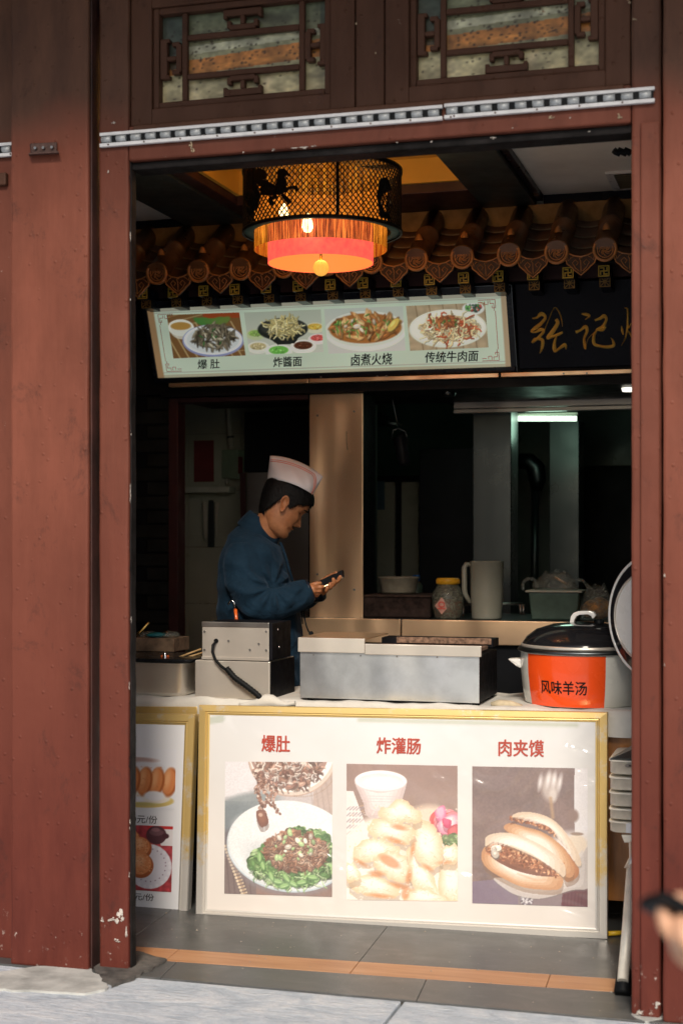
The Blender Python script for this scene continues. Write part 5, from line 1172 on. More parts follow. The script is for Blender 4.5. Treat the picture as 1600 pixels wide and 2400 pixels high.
def big1():
    c = Cv(W1, H1, (196,196,200)); c.vgrad((214,214,220), (120,92,84)); c.rect(0,.3,.3,1,(84,80,88)); c.ell(.02,.12,.30,.16,(226,226,232),0,12); c.ell(.2,.33,.32,.09,(118,134,140),-.2,10,.9); c.ell(.06,.42,.2,.10,(96,112,120),-.2,12,.9); c.rect(0,.72,.3,1,(96,80,78),.8)
    for k in range(5): c.line([(.02+.05*k,.74),(.05+.05*k,1)], 1.2, (60,48,50), .6, 2)
    c.rect(.82,.0,1,.5,(176,156,148)); c.rect(.55,.92,1,1,(112,84,76))
    for k in range(6): c.line([(.78+.05*k,.1),(.84+.05*k,.45)], 1, (140,118,110), .5, 3)
    for k in range(18): t = k/17; c.ell(.0+.19*t, .64+.4*t, .014,.010,(220,200,168)); c.ell(.022+.19*t, .635+.4*t, .012,.009,(168,138,108)); c.ell(.04+.19*t, .63+.4*t, .008,.007,(206,184,150))
    c.ell(.60,.655,.585,.345,(108,104,112),.08,9,.7); c.ell(.60,.632,.58,.34,(176,198,210),.08); c.ell(.60,.625,.575,.335,(214,226,232),.08); c.ell(.60,.615,.560,.322,(238,243,246),.08); c.ell(.62,.63,.47,.25,(220,229,234),.08,14,.8); c.ell(.60,.50,.46,.14,(242,246,248),.05,18,.8); c.ell(.62,.74,.42,.19,(190,200,204),.03,16,.6)
    c.ell(.63,-.06,.42,.32,(180,152,136),-.25); c.ell(.63,-.065,.41,.315,(216,198,184),-.25); c.ell(.62,-.08,.395,.305,(248,245,242),-.25); c.ell(.60,-.09,.37,.285,(150,112,100),-.25)
    for k in range(30): a = .2+k*.05; c.ell(.635+.405*math.cos(a-.12), -.052+.312*math.sin(a+.06), .006,.006,(150,122,100),0,1,.7)
    br = ((104,66,54),(140,94,76),(176,134,116),(84,52,44),(214,192,178))
    c.strands(320,.58,.05,.28,.13,br,.09,1.5); c.pile(190,.56,.06,.28,.13,br,.013,2.4); c.strands(60,.58,.05,.27,.12,((226,208,196),(240,228,218)),.05,1.0)
    for xx, yy, l_, w_ in ((.32,.10,.32,4.0),(.36,.12,.22,3.4),(.41,.14,.20,3.0),(.45,.15,.24,3.2),(.29,.08,.22,3.0),(.34,.3,.12,4.5)):
        for q in range(46):
            t = q/45; x_ = xx+.03*t+.016*math.sin(t*9+xx*40)+c.rg.randn()*.008; y_ = yy+l_*t
            c.ell(x_, y_, .012*(.6+.8*c.rg.rand()), .007*(.6+c.rg.rand()), np.clip(np.array(br[c.rg.randint(5)])*(.7+.5*c.rg.rand()), 0, 255), 1.2+c.rg.randn()*.6, 1, .95)
    c.blob([(948,850),(1000,840),(1035,900),(1030,945),(985,965),(955,915)], (715,487), (788,968), (92,52,42), (126,76,58)); c.ell(.335,.40,.020,.014,(196,158,136),.3)
    c.line([(.37,.49),(.372,.53)], .8, (214,220,226), .8)
    gr = ((56,100,46),(80,134,62),(34,70,32),(120,166,94),(46,88,40),(150,190,124))
    c.pile(520,.62,.76,.385,.158,gr,.019,2.0,.95); c.pile(160,.86,.63,.13,.11,gr,.018,1.8); c.pile(60,.70,.53,.12,.04,gr,.017,1.6); c.strands(120,.62,.82,.35,.11,((150,198,118),(60,112,50),(190,222,160)),.08,.8)
    for x, y, a in ((.50,.90,.2),(.56,.93,-.3),(.64,.91,.5),(.44,.86,1.2),(.72,.90,-.2),(.36,.78,1.3),(.33,.72,1.5),(.58,.87,.9),(.82,.86,.1),(.90,.73,.6)): c.ell(x,y,.050,.020,(58,108,50),a,2); c.ell(x-.004,y-.006,.043,.015,(126,180,98),a,2); c.line([(x-.035*math.cos(a),y-.028*math.sin(a)),(x+.035*math.cos(a),y+.028*math.sin(a))], .5, (186,218,156), .8)
    c.pile(420,.66,.665,.285,.145,((110,66,48),(152,104,78),(84,48,36),(190,150,122),(128,80,58)),.014,2.2); c.strands(330,.67,.67,.27,.13,((168,116,86),(98,58,42),(204,168,140),(130,84,60)),.07,.9); c.pile(26,.66,.64,.25,.12,((232,222,200),(150,190,120)),.013,1.8)
    c.noise(.05, 2); c.fade((250,236,230), .27); return c
def big2():
    c = Cv(W1, H1, (132,106,98)); c.vgrad((134,104,96), (160,134,118)); c.noise(.06, 30); O, S = (72,360), (583,715)
    c.poly([(0,.2),(.06,.2),(.2,.5),(0,.62)], (236,226,222))
    for k in range(6):
        for j in range(5): c.line([(.0+.03*j,.34+.045*k),(.035+.03*j,.315+.045*k)], 1.3, (140,126,134), .7)
    c.rect(0,.62,1,1,(246,232,218)); c.ell(.45,.80,.58,.44,(250,238,224),0,14); c.ell(.75,.55,.3,.25,(238,214,190),0,14,.9)
    c.blob([(116,455),(160,560),(190,640),(330,640),(360,560),(386,455),(320,500),(180,500)], O, S, (206,184,180), (236,226,226), None, 5, .0)
    for k in range(3): c.line([(.125+.01*k,.235+.02*k),(.49-.008*k,.235+.02*k)], .7, (206,186,188), .8)
    c.ell(.31,.125,.235,.080,(214,200,202)); c.ell(.31,.120,.232,.075,(250,248,250)); c.ell(.31,.128,.21,.062,(222,218,222),0,3); c.ell(.31,.138,.18,.046,(248,247,249),0,6)
    c.pile(16,.88,.42,.13,.06,((206,60,60),(226,120,130)),.05,1.4)
    c.blob([(535,600),(580,570),(595,620),(575,665),(545,640)], O, S, (226,90,140), (244,170,200)); c.blob([(550,665),(610,620),(655,625),(655,690),(600,720),(560,710)], O, S, (230,130,160), (250,222,230)); c.blob([(575,640),(620,650),(610,690),(580,680)], O, S, (190,40,80), (220,80,120)); c.blob([(600,700),(655,670),(655,770),(620,760)], O, S, (180,50,60), (216,90,96)); c.pile(40,.94,.55,.07,.045,((96,124,70),(130,150,96),(70,96,50)),.02)
    E, Mi, Hh = (236,196,150), (252,238,216), (255,250,242)
    for pts in ([(560,900),(655,870),(700,960),(655,1085),(570,1070)], [(560,800),(650,780),(670,850),(600,880),(550,860)], [(430,650),(500,655),(560,720),(578,800),(565,880),(500,915),(440,855),(410,780)], [(240,610),(300,572),(370,540),(430,590),(472,630),(450,662),(380,668),(280,672)], [(180,700),(230,650),(330,662),(425,690),(420,750),(380,782),(300,760),(220,745)], [(110,800),(180,750),(280,760),(350,792),(320,850),(200,872),(120,870)], [(215,870),(290,812),(395,850),(412,960),(330,972),(250,932)], [(400,790),(440,870),(520,935),(565,1050),(480,1040),(420,985),(390,880)], [(100,955),(200,940),(320,980),(350,1040),(300,1062),(150,1045),(90,1000)], [(390,1025),(480,1005),(600,1060),(600,1100),(390,1100)], [(75,880),(130,900),(140,960),(80,980),(60,930)]):
        c.blob(pts, O, S, E, Mi, Hh, 8, .045, .0075)
        for _ in range(26): x, y = pts[c.rg.randint(len(pts))]; k = c.rg.rand()*.6; mx, my = sum(p[0] for p in pts)/len(pts), sum(p[1] for p in pts)/len(pts); c.line([((x+(mx-x)*k-72)/583,(y+(my-y)*k-360)/715),((x+(mx-x)*(k+.15)-72)/583+c.rg.randn()*.02,(y+(my-y)*(k+.1)-360)/715+c.rg.randn()*.01)], .5, (222,168,116) if c.rg.rand() > .5 else (255,252,244), .55)
    for x, y, rx, ry, a in ((350,690,40,14,.2),(330,760,45,12,.3),(300,870,60,26,.5),(230,935,40,16,.1),(360,1000,60,14,.3),(250,1050,60,10,.1),(500,900,30,10,.6),(590,870,34,8,-.1),(420,810,10,44,.2),(150,880,40,9,.5),(400,950,14,40,.2),(380,1040,20,26,.1)): c.ell((x-72)/583,(y-360)/715,rx/583,ry/715,(196,112,58),a,5,.75)
    for _ in range(260): x, y = c.rg.rand(), .3+.68*c.rg.rand(); c.ell(x,y,.010,.004,(236,190,140) if c.rg.rand() > .5 else (255,248,236), c.rg.rand()*3, 1, .5)
    c.noise(.03, 2); c.fade((255,246,240), .24); return c
def big3():
    c = Cv(W1, H1, (122,100,94)); c.vgrad((116,96,92), (108,86,82)); c.noise(.10, 26); c.noise(.06, 3); O, S = (730,377), (606,722)
    c.poly([(.885,0),(1,0),(1,.66),(.90,.62),(.88,.34)], (226,224,226)); c.ell(.88,.60,.22,.14,(226,218,212),0,14,.95); c.ell(.87,.345,.05,.048,(128,104,96),0,5)
    c.ell(.68,.14,.075,.10,(190,176,168),0,8,.85)
    for dx in (-.07,0,.05,.1): c.ell(.66+dx,.08+.3*abs(dx-.02),.016,.05,(236,230,228),.15,5,.9)
    c.ell(.70,.2,.03,.05,(210,200,192),0,5,.8); c.line([(.68,.22),(.70,.36)], 3, (170,136,104), .8, 4); c.ell(.90,.55,.09,.07,(228,210,186),0,5); c.ell(.905,.475,.055,.012,(140,116,98))
    c.poly([(0,.84),(.2,.82),(.42,.93),(.4,1),(0,1)], (108,92,110)); c.poly([(.78,.9),(1,.86),(1,1),(.76,1)], (84,40,48)); c.poly([(.4,.93),(.78,.91),(.77,1),(.4,1)], (120,104,108)); 
    for k in range(6): c.line([(.8+.03*k,.9),(.79+.03*k,1)], .8, (60,26,34), .7)
    c.pile(60,.47,.96,.05,.04,((230,226,230),(90,80,90),(200,196,204)),.008)
    c.blob([(850,960),(1000,960),(1200,930),(1290,850),(1345,780),(1345,985),(1250,1012),(1140,1050),(1060,1062),(960,1045),(880,1000)], O, S, (196,186,180), (240,236,232), None, 5, .01)
    for k in range(9): c.line([(.83,.72+.02*k),(1,.62+.025*k)], .7, (190,184,182), .6, 2)
    E, Mi, Hh = (196,134,86), (240,212,176), (252,246,236)
    c.blob([(1215,960),(1180,860),(1100,760),(1190,775),(1262,860),(1290,905),(1278,945),(1240,968)], O, S, (168,98,54), (206,140,90)); c.blob([(897,700),(930,672),(1010,690),(1100,715),(1190,775),(1250,860),(1262,930),(1225,945),(1150,880),(1050,800),(960,745)], O, S, E, Mi, Hh)
    c.blob([(925,655),(985,645),(1060,655),(1150,700),(1220,770),(1235,765),(1205,700),(1130,655),(1040,632),(960,632)], O, S, (120,62,36), (150,88,56), None, 4)
    fl_ = ((150,84,52),(184,116,76),(104,54,34),(214,156,112),(128,70,44))
    for k in range(150): t = c.rg.rand(); x = 930+300*t; y = 648+ (t**1.9)*110+c.rg.randn()*7; c.ell((x-730)/606,(y-377)/722,.012,.006,fl_[c.rg.randint(5)],c.rg.rand()*3,1)
    c.blob([(940,640),(965,618),(1030,612),(1110,628),(1175,665),(1240,740),(1290,830),(1300,882),(1275,880),(1232,790),(1160,700),(1060,652),(985,642)], O, S, (226,200,170), (250,240,226), None, 5, .012)
    c.blob([(778,840),(800,800),(830,845),(900,905),(1000,940),(1100,935),(1200,930),(1195,1003),(1120,1015),(1000,1005),(900,965),(820,920),(788,885)], O, S, E, (246,224,196), (254,246,236)); c.line([((970-730)/606,(935-377)/722),((1060-730)/606,(965-377)/722),((1190-730)/606,(960-377)/722)], 1.5, (206,160,118), .6, 3)
    c.blob([(800,805),(850,765),(950,785),(1080,840),(1190,895),(1212,935),(1100,945),(980,925),(880,885),(825,845)], O, S, (108,58,38), (150,88,58), None, 4, .0)
    for k in range(620):
        t = c.rg.rand(); x = 810+400*t; y = 800+t*115+c.rg.randn()*26; 
        if abs(y-(800+t*115)) < 46: c.ell((x-730)/606,(y-377)/722,.015*(.6+.7*c.rg.rand()),.006,np.array(fl_[c.rg.randint(5)])*(.8+.4*c.rg.rand()),c.rg.rand()*3,1)
    c.pile(8,.20,.61,.03,.03,((240,226,206),(250,240,226)),.022)
    c.blob([(800,795),(803,750),(850,728),(930,724),(1040,758),(1140,812),(1207,870),(1220,920),(1206,945),(1160,905),(1060,848),(940,798),(850,772),(815,790)], O, S, (224,200,172), (252,247,238), None, 6, .014)
    c.noise(.03, 2); c.fade((250,238,236), .20); return c
def sub_pic(cv, pn, pxs, name='food_photo', mat='poster', parent=None, d=.0012):
    q = [puv(pn, *p) for p in pxs]; sb = Panel(*[pn(u, v, 0) for u, v in q]); pic_object(cv, sb, 0, 0, 1, 1, d, name, M[mat], parent)
sub_pic(big1(), bp, ((528,1785),(779,1786),(526,2094),(778,2102)), parent=big)
sub_pic(big2(), bp, ((812,1790),(1071.5,1795),(812,2108.6),(1072,2112)), parent=big)
sub_pic(big3(), bp, ((1106,1796),(1376,1801),(1106,2116.6),(1376,2125.5)), parent=big)
for s_, xa, ya, xb, yb2 in (('爆肚',614,1723,679,1763),('炸灌肠',883,1728,985,1768),('肉夹馍',1168,1733,1273,1774)):
    u0, v0 = puv(bp, xa, ya); u1, v1 = puv(bp, xb, yb2); text_on(bp, s_, u0, v0, u1, v1, .0014, M['text_red'], big, bold=.03)
sm = thing('food_poster', 'narrow gold framed price poster with fried rings and sesame balls, cut by the left post', 'poster', P(380,2150,.77))
spn = Panel(P(150,1668,.80), P(459,1674,.80), P(150,2135,.745), P(440,2156,.745))
frame(spn, .078, .054, .046, sm)
pic_object(Cv(60,90,(238,238,240)), spn, .078, .054, .922, .954, -.001, 'print_sheet', M['poster'], sm)
def small1():
    c = Cv(150, 110, (238,238,242)); c.ell(.62,.86,.36,.12,(222,196,120)); c.ell(.6,.82,.34,.11,(240,232,220)); c.ell(.55,.2,.22,.05,(150,90,70),0,3,.5); c.ell(.62,.34,.26,.12,(226,224,228),0,4)
    for x in (.93,.78,.64,.50,.36): c.ell(x,.55,.085,.24,(176,96,50),.15,3); c.ell(x-.012,.54,.075,.22,(224,142,88),.15,3); c.ell(x-.03,.5,.035,.15,(246,186,134),.15,6,.8)
    for k in range(30): c.ell(.3+.6*c.rg.rand(), .3+.5*c.rg.rand(), .01,.01,(196,110,64),0,2,.4)
    c.ell(.75,.78,.12,.08,(242,240,242),0,3); c.ell(.5,.85,.14,.06,(244,242,244),0,3); c.ell(.62,.92,.2,.03,(206,190,120),0,3); return c
def small2():
    c = Cv(150, 120, (176,70,76)); c.noise(.2, 5); c.rect(.7,0,1,.10,(206,60,60)); c.poly([(.78,.05),(1,.05),(1,.3),(.86,.3)], (236,230,230)); c.ell(.72,.62,.27,.34,(226,222,230)); 
    for k in range(22): a = k*.29; c.ell(.72+.25*math.cos(a), .62+.31*math.sin(a), .02,.03,(236,232,238)); c.ell(.72+.2*math.cos(a), .6+.25*math.sin(a), .007,.009,(150,120,140))
    c.ell(.80,.14,.12,.14,(92,60,66)); c.ell(.80,.10,.085,.05,(120,86,92)); c.ell(.79,.06,.05,.03,(150,110,116)); c.ell(.91,.15,.04,.04,(84,52,58))
    for x, y, r_ in ((.50,.22,.12),(.62,.34,.13),(.42,.5,.14),(.62,.60,.155)):
        c.ell(x,y+.01,r_,r_*1.25,(180,100,60)); c.ell(x-.01,y-.02,r_*.9,r_*1.1,(232,150,98)); c.ell(x-.03,y-.06,r_*.5,r_*.6,(246,186,140),0,6,.8)
        for _ in range(70): a = c.rg.rand()*6.28; q = math.sqrt(c.rg.rand())*r_*.9; c.ell(x+q*math.cos(a), y+q*1.2*math.sin(a), .007,.006,(250,214,170) if c.rg.rand() > .4 else (190,110,66),0,1,.7)
    return c
sub_pic(small1(), spn, ((215,1750),(413,1756),(213,1890),(410,1897)), parent=sm)
sub_pic(small2(), spn, ((211,1930),(406,1937),(209,2080),(402,2091)), parent=sm)
for s_, xa, ya, xb, yb2 in (('10元/份',304,1909,369,1931),('10元/份',297,2091,361,2112)):
    u0, v0 = puv(spn, xa, ya); u1, v1 = puv(spn, xb, yb2); text_on(spn, s_, u0, v0, u1, v1, .0014, M['text_brown'], sm, bold=.0)
gs = thing('gold_strip', 'plain gold edging strip along the counter above the narrow poster', 'edging', P(380,1663,.85))
MB().hexa([P(180,1674,.86),P(462,1675,.86),P(462,1675,.87),P(180,1674,.87),P(180,1655,.86),P(462,1656,.86),P(462,1656,.87),P(180,1655,.87)]).build('bar', M['gold_frame'], gs, bevel=.003)

# ============================================================ TRAY STACK ON ITS STAND at the right
yt = .58
ts = thing('steam_tray_stack', 'stacked pale metal steamer trays with a lifted lid behind the right post', 'steamer trays', P(1460,1980,yt))
for i, (ya, yb2) in enumerate(((1782,1815),(1822,1852),(1858,1890),(1896,1921),(1926,1952))):
    x0_, x1_ = XA(1427,yt), XA(1600,yt); z0_, z1_ = ZA(1450,yb2,yt), ZA(1450,ya,yt); b = MB()
    b.rings([[(x, y, z) for x, y in rrect(x0_+q, x1_, yt+q, yt+.3, .03)] for z, q in ((z0_,.004),(z0_+.003,.0),(z1_-.006,.0),(z1_-.005,-.004),(z1_,-.004),(z1_,.002))]); b.build('tray', M['alu'], ts)
MB().hexa([P(1428,1780,yt),P(1620,1780,yt),P(1620,1776,yt+.28),P(1460,1776,yt+.28),P(1428,1777,yt),P(1620,1700,yt+.1),P(1620,1690,yt+.29),P(1500,1735,yt+.29)]).build('lid', M['steel_dark'], ts, bevel=.002)
c_ = P(1471,1795,yt-.006); MB().ball(c_, .006, 8, 6, (1.8,1,.8)).build('lid_catch', M['screw'], ts)
a_, b_ = P(1466,1952,yt-.006), P(1510,1932,yt-.006); tag(MB().box(a_.x, b_.x, yt-.010, yt-.006, a_.z, b_.z).build('price_tag', M['tap_white'], origin=a_, bevel=.001), 'small white tag clipped to the lowest steamer tray', 'tag')
st_ = thing('folding_stand', 'metal folding stand with a slanted round leg and black rubber foot', 'stand', PZ(1458,2336,0))
MB().hexa([P(1462,1975,yt-.02),P(1600,1975,yt-.02),P(1600,1970,yt+.2),P(1462,1970,yt+.2),P(1455,1957,yt-.02),P(1600,1957,yt-.02),P(1600,1955,yt+.2),P(1455,1955,yt+.2)]).build('bracket_plate', M['alu'], st_, bevel=.002)
MB().tube([P(1482,1975,.45), P(1482,2010,.42), P(1478,2037,.41)], [.012,.011,.022], 10).build('socket', M['steel_clean'], st_)
ft = PZ(1458,2332,.004); top = P(1480,2030,.41)
MB().tube([ft+Vector((0,0,.04))*1.0, ft.lerp(top,.5), top], .0165, 18).build('leg', M['alu'], st_)
dirl = (top-ft).normalized(); MB().tube([ft, ft+dirl*.006, ft+dirl*.075, ft+dirl*.078], [.022,.0265,.0215,.018], 20).build('rubber_foot', M['rubber'], st_)
MB().tube([top, P(1500,1970,.5)], .012, 12).build('strut', M['steel_clean'], st_)
o = MB().tube([PZ(1424,2188,.012), PZ(1462,2186,.012)], .008, 10).build('yellow_rod', M['yellow'], origin=PZ(1440,2187,.012)); tag(o, 'yellow rod lying on the floor behind the stand leg', 'rod')

# ============================================================ LANTERN
LY = .816; lcx = P(755,500,LY).x
lt = thing('lantern', 'lit round hanging lantern with pierced black drum, fringe and red inner shade', 'lantern', (lcx, LY, 2.30))
Ro = .281; zt0, zt1 = 2.420, 2.632
def cylp(a, z, r=Ro): return Vector((lcx+r*math.cos(a), LY+r*math.sin(a), z))
b = MB(); NL, NZ = 88, 19; dz = (zt1-zt0)/NZ
for s_ in (1, -1):
    for k in range(NL):
        V = []
        a0 = math.tau*k/NL
        for j in range(NZ+1):
            a = a0+s_*math.tau/NL*j*.5*1.0; z = zt0+dz*j; w_ = .0022
            for rr_ in (Ro, Ro-.003): V += [cylp(a-w_/Ro, z, rr_), cylp(a+w_/Ro, z, rr_)]
        F = []
        for j in range(NZ): o = 4*j; F += [(o,o+1,o+5,o+4),(o+2,o+6,o+7,o+3),(o,o+4,o+6,o+2),(o+1,o+3,o+7,o+5)]
        b.add(V, F)
# small cusps at every crossing give the holes their quatrefoil outline
for k in range(NL):
    for j in range(NZ*2+1):
        pass
b.build('pierced_drum', M['lattice_black'], lt, recalc=False)
b = MB()
for z0_, z1_, r_ in ((zt0-.004, zt0+.007, Ro+.003), (zt1-.004, zt1+.010, Ro+.003)):
    b.lathe([(r_-.008,z0_),(r_,z0_),(r_,z1_),(r_-.008,z1_)], (lcx,LY,0), 96)
b.build('drum_hoop', M['lattice_black'], lt)
b = MB()
def panel_on_drum(b, poly, r=Ro+.001):    # poly in (px,py) pixels of the photo on the front of the drum
    pts = []
    for px, py in poly:
        d = ray(px, py); A_ = d.x**2+d.y**2; ox, oy = CAM.x-lcx, CAM.y-LY; B_ = 2*(ox*d.x+oy*d.y); C_ = ox*ox+oy*oy-r*r; D_ = B_*B_-4*A_*C_
        t_ = (-B_-math.sqrt(max(0, D_)))/(2*A_); pts.append(CAM+d*t_)
    return pts
def plate(poly):
    pts = panel_on_drum(b, poly); n = len(pts); inn = [p+(Vector((lcx,LY,p.z))-p).normalized()*.004 for p in pts]
    b.add(pts+inn, [tuple(range(n)), tuple(range(2*n-1,n-1,-1))]+[(i,(i+1)%n,(i+1)%n+n,i+n) for i in range(n)])
zsc = lambda L_: [(560+x*.2551, 360+y*.2551) for x, y in L_]
# upright seams
for pxs in (791, 588):
    b = MB(); plate([(pxs-4,364),(pxs+4,364),(pxs+4,505),(pxs-4,505)]); b.build('seam', M['lattice_black'], lt)
# horse drawn chariot silhouette
b = MB()
plate(zsc([(355,150),(395,135),(430,150),(465,190),(468,215),(440,200),(420,215),(440,260),(430,300),(350,330),(340,290),(350,230)]))
plate(zsc([(240,280),(345,300),(430,290),(440,330),(400,370),(300,385),(200,380),(190,320)]))
plate(zsc([(400,320),(470,300),(530,290),(548,330),(520,350),(505,320),(460,330),(420,360)])); plate(zsc([(400,360),(450,400),(485,440),(450,470),(420,430),(380,385)])); plate(zsc([(340,375),(280,400),(270,450),(310,480),(320,450),(300,430),(360,400)])); b.build('horse_figure', M['lattice_black'], lt); b = MB()
plate(zsc([(180,130),(235,150),(250,190),(240,235),(200,240),(250,260),(250,290),(180,300),(150,250),(150,150)])); plate(zsc([(200,240),(240,240),(330,290),(350,240),(355,310),(300,330),(200,300)]))
plate(zsc([(60,140),(150,130),(160,300),(200,380),(150,520),(70,560)]))
b.build('carriage_figure', M['lattice_black'], lt); b = MB()
plate(zsc([(1300,230),(1360,215),(1400,330),(1330,370),(1300,420),(1320,520),(1380,560),(1400,600),(1300,590),(1285,480),(1270,380)]))
b.build('carriage_figure', M['lattice_black'], lt)
for q in ((1357,470),(105,420)):
    b = MB(); wc = zsc([q])[0]; ring_ = [(wc[0]+10.5*math.cos(a), wc[1]+20*math.sin(a)) for a in [math.tau*k/24 for k in range(25)]]
    b.tube(panel_on_drum(b, ring_), .003, 6)
    for k in range(6): a = k*math.pi/6; b.tube(panel_on_drum(b, [(wc[0]+10*math.cos(a), wc[1]+19*math.sin(a)), (wc[0]-10*math.cos(a), wc[1]-19*math.sin(a))]), .0014, 4)
    b.build('wheel', M['lattice_black'], lt)
MB().lathe([(.243,zt0+.000),(Ro-.006,zt0+.000),(Ro-.006,zt0+.003),(.243,zt0+.003)], (lcx,LY,0), 96).build('bottom_ring', M['teal_ring'], lt, recalc=False)
lx2 = lcx-.006
o = MB().lathe([(.235,2.359),(.235,2.610)], (lx2,LY,0), 96).build('string_fringe', M['fringe'], lt, recalc=False)
o = MB().lathe([(.187,2.312),(.187,2.440)], (lx2,LY,0), 80).build('red_shade', M['redshade'], lt, recalc=False)
MB().lathe([(.184,2.3125),(.184,2.438),(.001,2.44)], (lx2,LY,0), 64).build('shade_lining', M['orange_in'], lt, recalc=False)
fc = P(752,628,LY)
b = MB(); rs = []
for j in range(11):
    a = math.pi*j/10; rs.append([(fc.x+.0265*max(.04,math.sin(a))*(1+.07*math.cos(12*t))*math.cos(t), fc.y+.0265*max(.04,math.sin(a))*(1+.07*math.cos(12*t))*math.sin(t), fc.z-.029*math.cos(a)) for t in [math.tau*k/72 for k in range(72)]])
b.rings(rs).build('finial', M['amber_glass'], lt)
MB().tube([(fc.x,fc.y,fc.z+.027),(fc.x,fc.y,2.44)], .0045, 8).build('finial_rod', M['brass'], lt)
MB().tube([(fc.x,fc.y,2.60),(fc.x,fc.y,2.80)], .012, 8).build('stem', M['lattice_black'], lt)
MB().box(lcx-.27, lcx+.27, LY-.012, LY+.012, 2.633, 2.645).build('cross_bar', M['lattice_black'], lt); MB().box(lcx-.012, lcx+.012, LY-.27, LY+.27, 2.646, 2.658).build('cross_bar', M['lattice_black'], lt)
for k, (dx, dy) in enumerate(((.02,-.243),(-.16,-.205),(-.2,.12))):
    bb = Vector((lx2+dx*(.86 if k == 0 else .6), LY+dy*(.86 if k == 0 else .6), 2.392 if k == 0 else 2.45)); MB().lathe([(.001,-.012),(.012,-.008),(.019,.006),(.016,.03),(.006,.052),(.001,.056)], bb if k else bb+Vector((0,.0,0)), 14).build('bulb', M['bulb'], lt)
for nm, loc, e_, rad in (('lantern_light', (lcx, LY, 2.375), .7, .05), ('lantern_light_ring', (lcx, LY, 2.50), 8, .05), ('lantern_light_up', (lcx, LY, 2.68), 3.5, .2)):
    pl_ = bpy.data.lights.new(nm, 'POINT'); pl_.energy = e_; pl_.color = (1,.58,.24); pl_.shadow_soft_size = rad
    po = bpy.data.objects.new(nm, pl_); COL.objects.link(po); po.location = loc
pt = bpy.data.lights.new('tube_glow', 'POINT'); pt.energy = 1.3; pt.color = (.6,1,.75); pt.shadow_soft_size = .1
po = bpy.data.objects.new('tube_glow', pt); COL.objects.link(po); po.location = P(1280,1000,3.2)

# ============================================================ THE COOK
YM = 1.5
def MP(px, py, dy=0): return P(px, py, YM+dy)
def organic(parts, name, mat, parent, voxel=.007, smooth=6, noise_=None):
    b = MB()
    for p in parts: p(b)
    tmp = b.build('tmp_shape', None, None, recalc=False)
    m = tmp.modifiers.new('r', 'REMESH'); m.mode = 'VOXEL'; m.voxel_size = voxel
    s_ = tmp.modifiers.new('s', 'SMOOTH'); s_.factor = .5; s_.iterations = smooth
    dg = bpy.context.evaluated_depsgraph_get(); me = bpy.data.meshes.new_from_object(tmp.evaluated_get(dg)); old = tmp.data
    bpy.data.objects.remove(tmp); bpy.data.meshes.remove(old)
    L = parent_world(parent); 
    if noise_: 
        for v in me.vertices: v.co += noise_(v.co)
    me.transform(Matrix.Translation(-L)); me.polygons.foreach_set('use_smooth', [True]*len(me.polygons)); me.name = name
    o = bpy.data.objects.new(name, me); COL.objects.link(o); o.parent = parent; me.materials.clear(); me.materials.append(M[mat]); return o
man = thing('person', 'cook in blue padded jacket looking down at the phone in his hands', 'person', (MP(620,1500).x, YM, 0))
PS = 3500/(MP(650,1300)-CAM).dot(Fv)   # pixels per metre at the cook
psi = R(14); hd_ = (Rv*math.cos(psi)+Fv*math.sin(psi)); pit = R(36)
HF = hd_*math.cos(pit)-Zv*math.sin(pit); HU = hd_*math.sin(pit)+Zv*math.cos(pit); HS = HF.cross(HU); HC = MP(667,1182)
def HP(x, y, z): return HC+HF*x+HS*y+HU*z
zt_tab = [-.124,-.117,-.105,-.092,-.078,-.062,-.045,-.025,0,.025,.05,.075,.095,.108,.114]
xf_tab = [.060,.078,.086,.086,.079,.084,.080,.080,.078,.089,.089,.078,.056,.028,.001]
xb_tab = [-.01,.010,.028,.045,.058,.068,.076,.086,.095,.101,.102,.096,.078,.046,.001]
w_tab = [.026,.038,.048,.055,.060,.064,.067,.070,.073,.0755,.077,.073,.059,.033,.001]
def smooth_interp(z, tab):
    i = np.searchsorted(zt_tab, z)-1; i = max(0, min(len(zt_tab)-2, i)); z0, z1 = zt_tab[i], zt_tab[i+1]; t = (z-z0)/(z1-z0)
    p = [tab[max(0,i-1)], tab[i], tab[i+1], tab[min(len(tab)-1,i+2)]]
    return .5*(2*p[1]+(p[2]-p[0])*t+(2*p[0]-5*p[1]+4*p[2]-p[3])*t*t+(3*p[1]-p[0]-3*p[2]+p[3])*t**3)
G = lambda x, s_: math.exp(-(x/s_)**2)
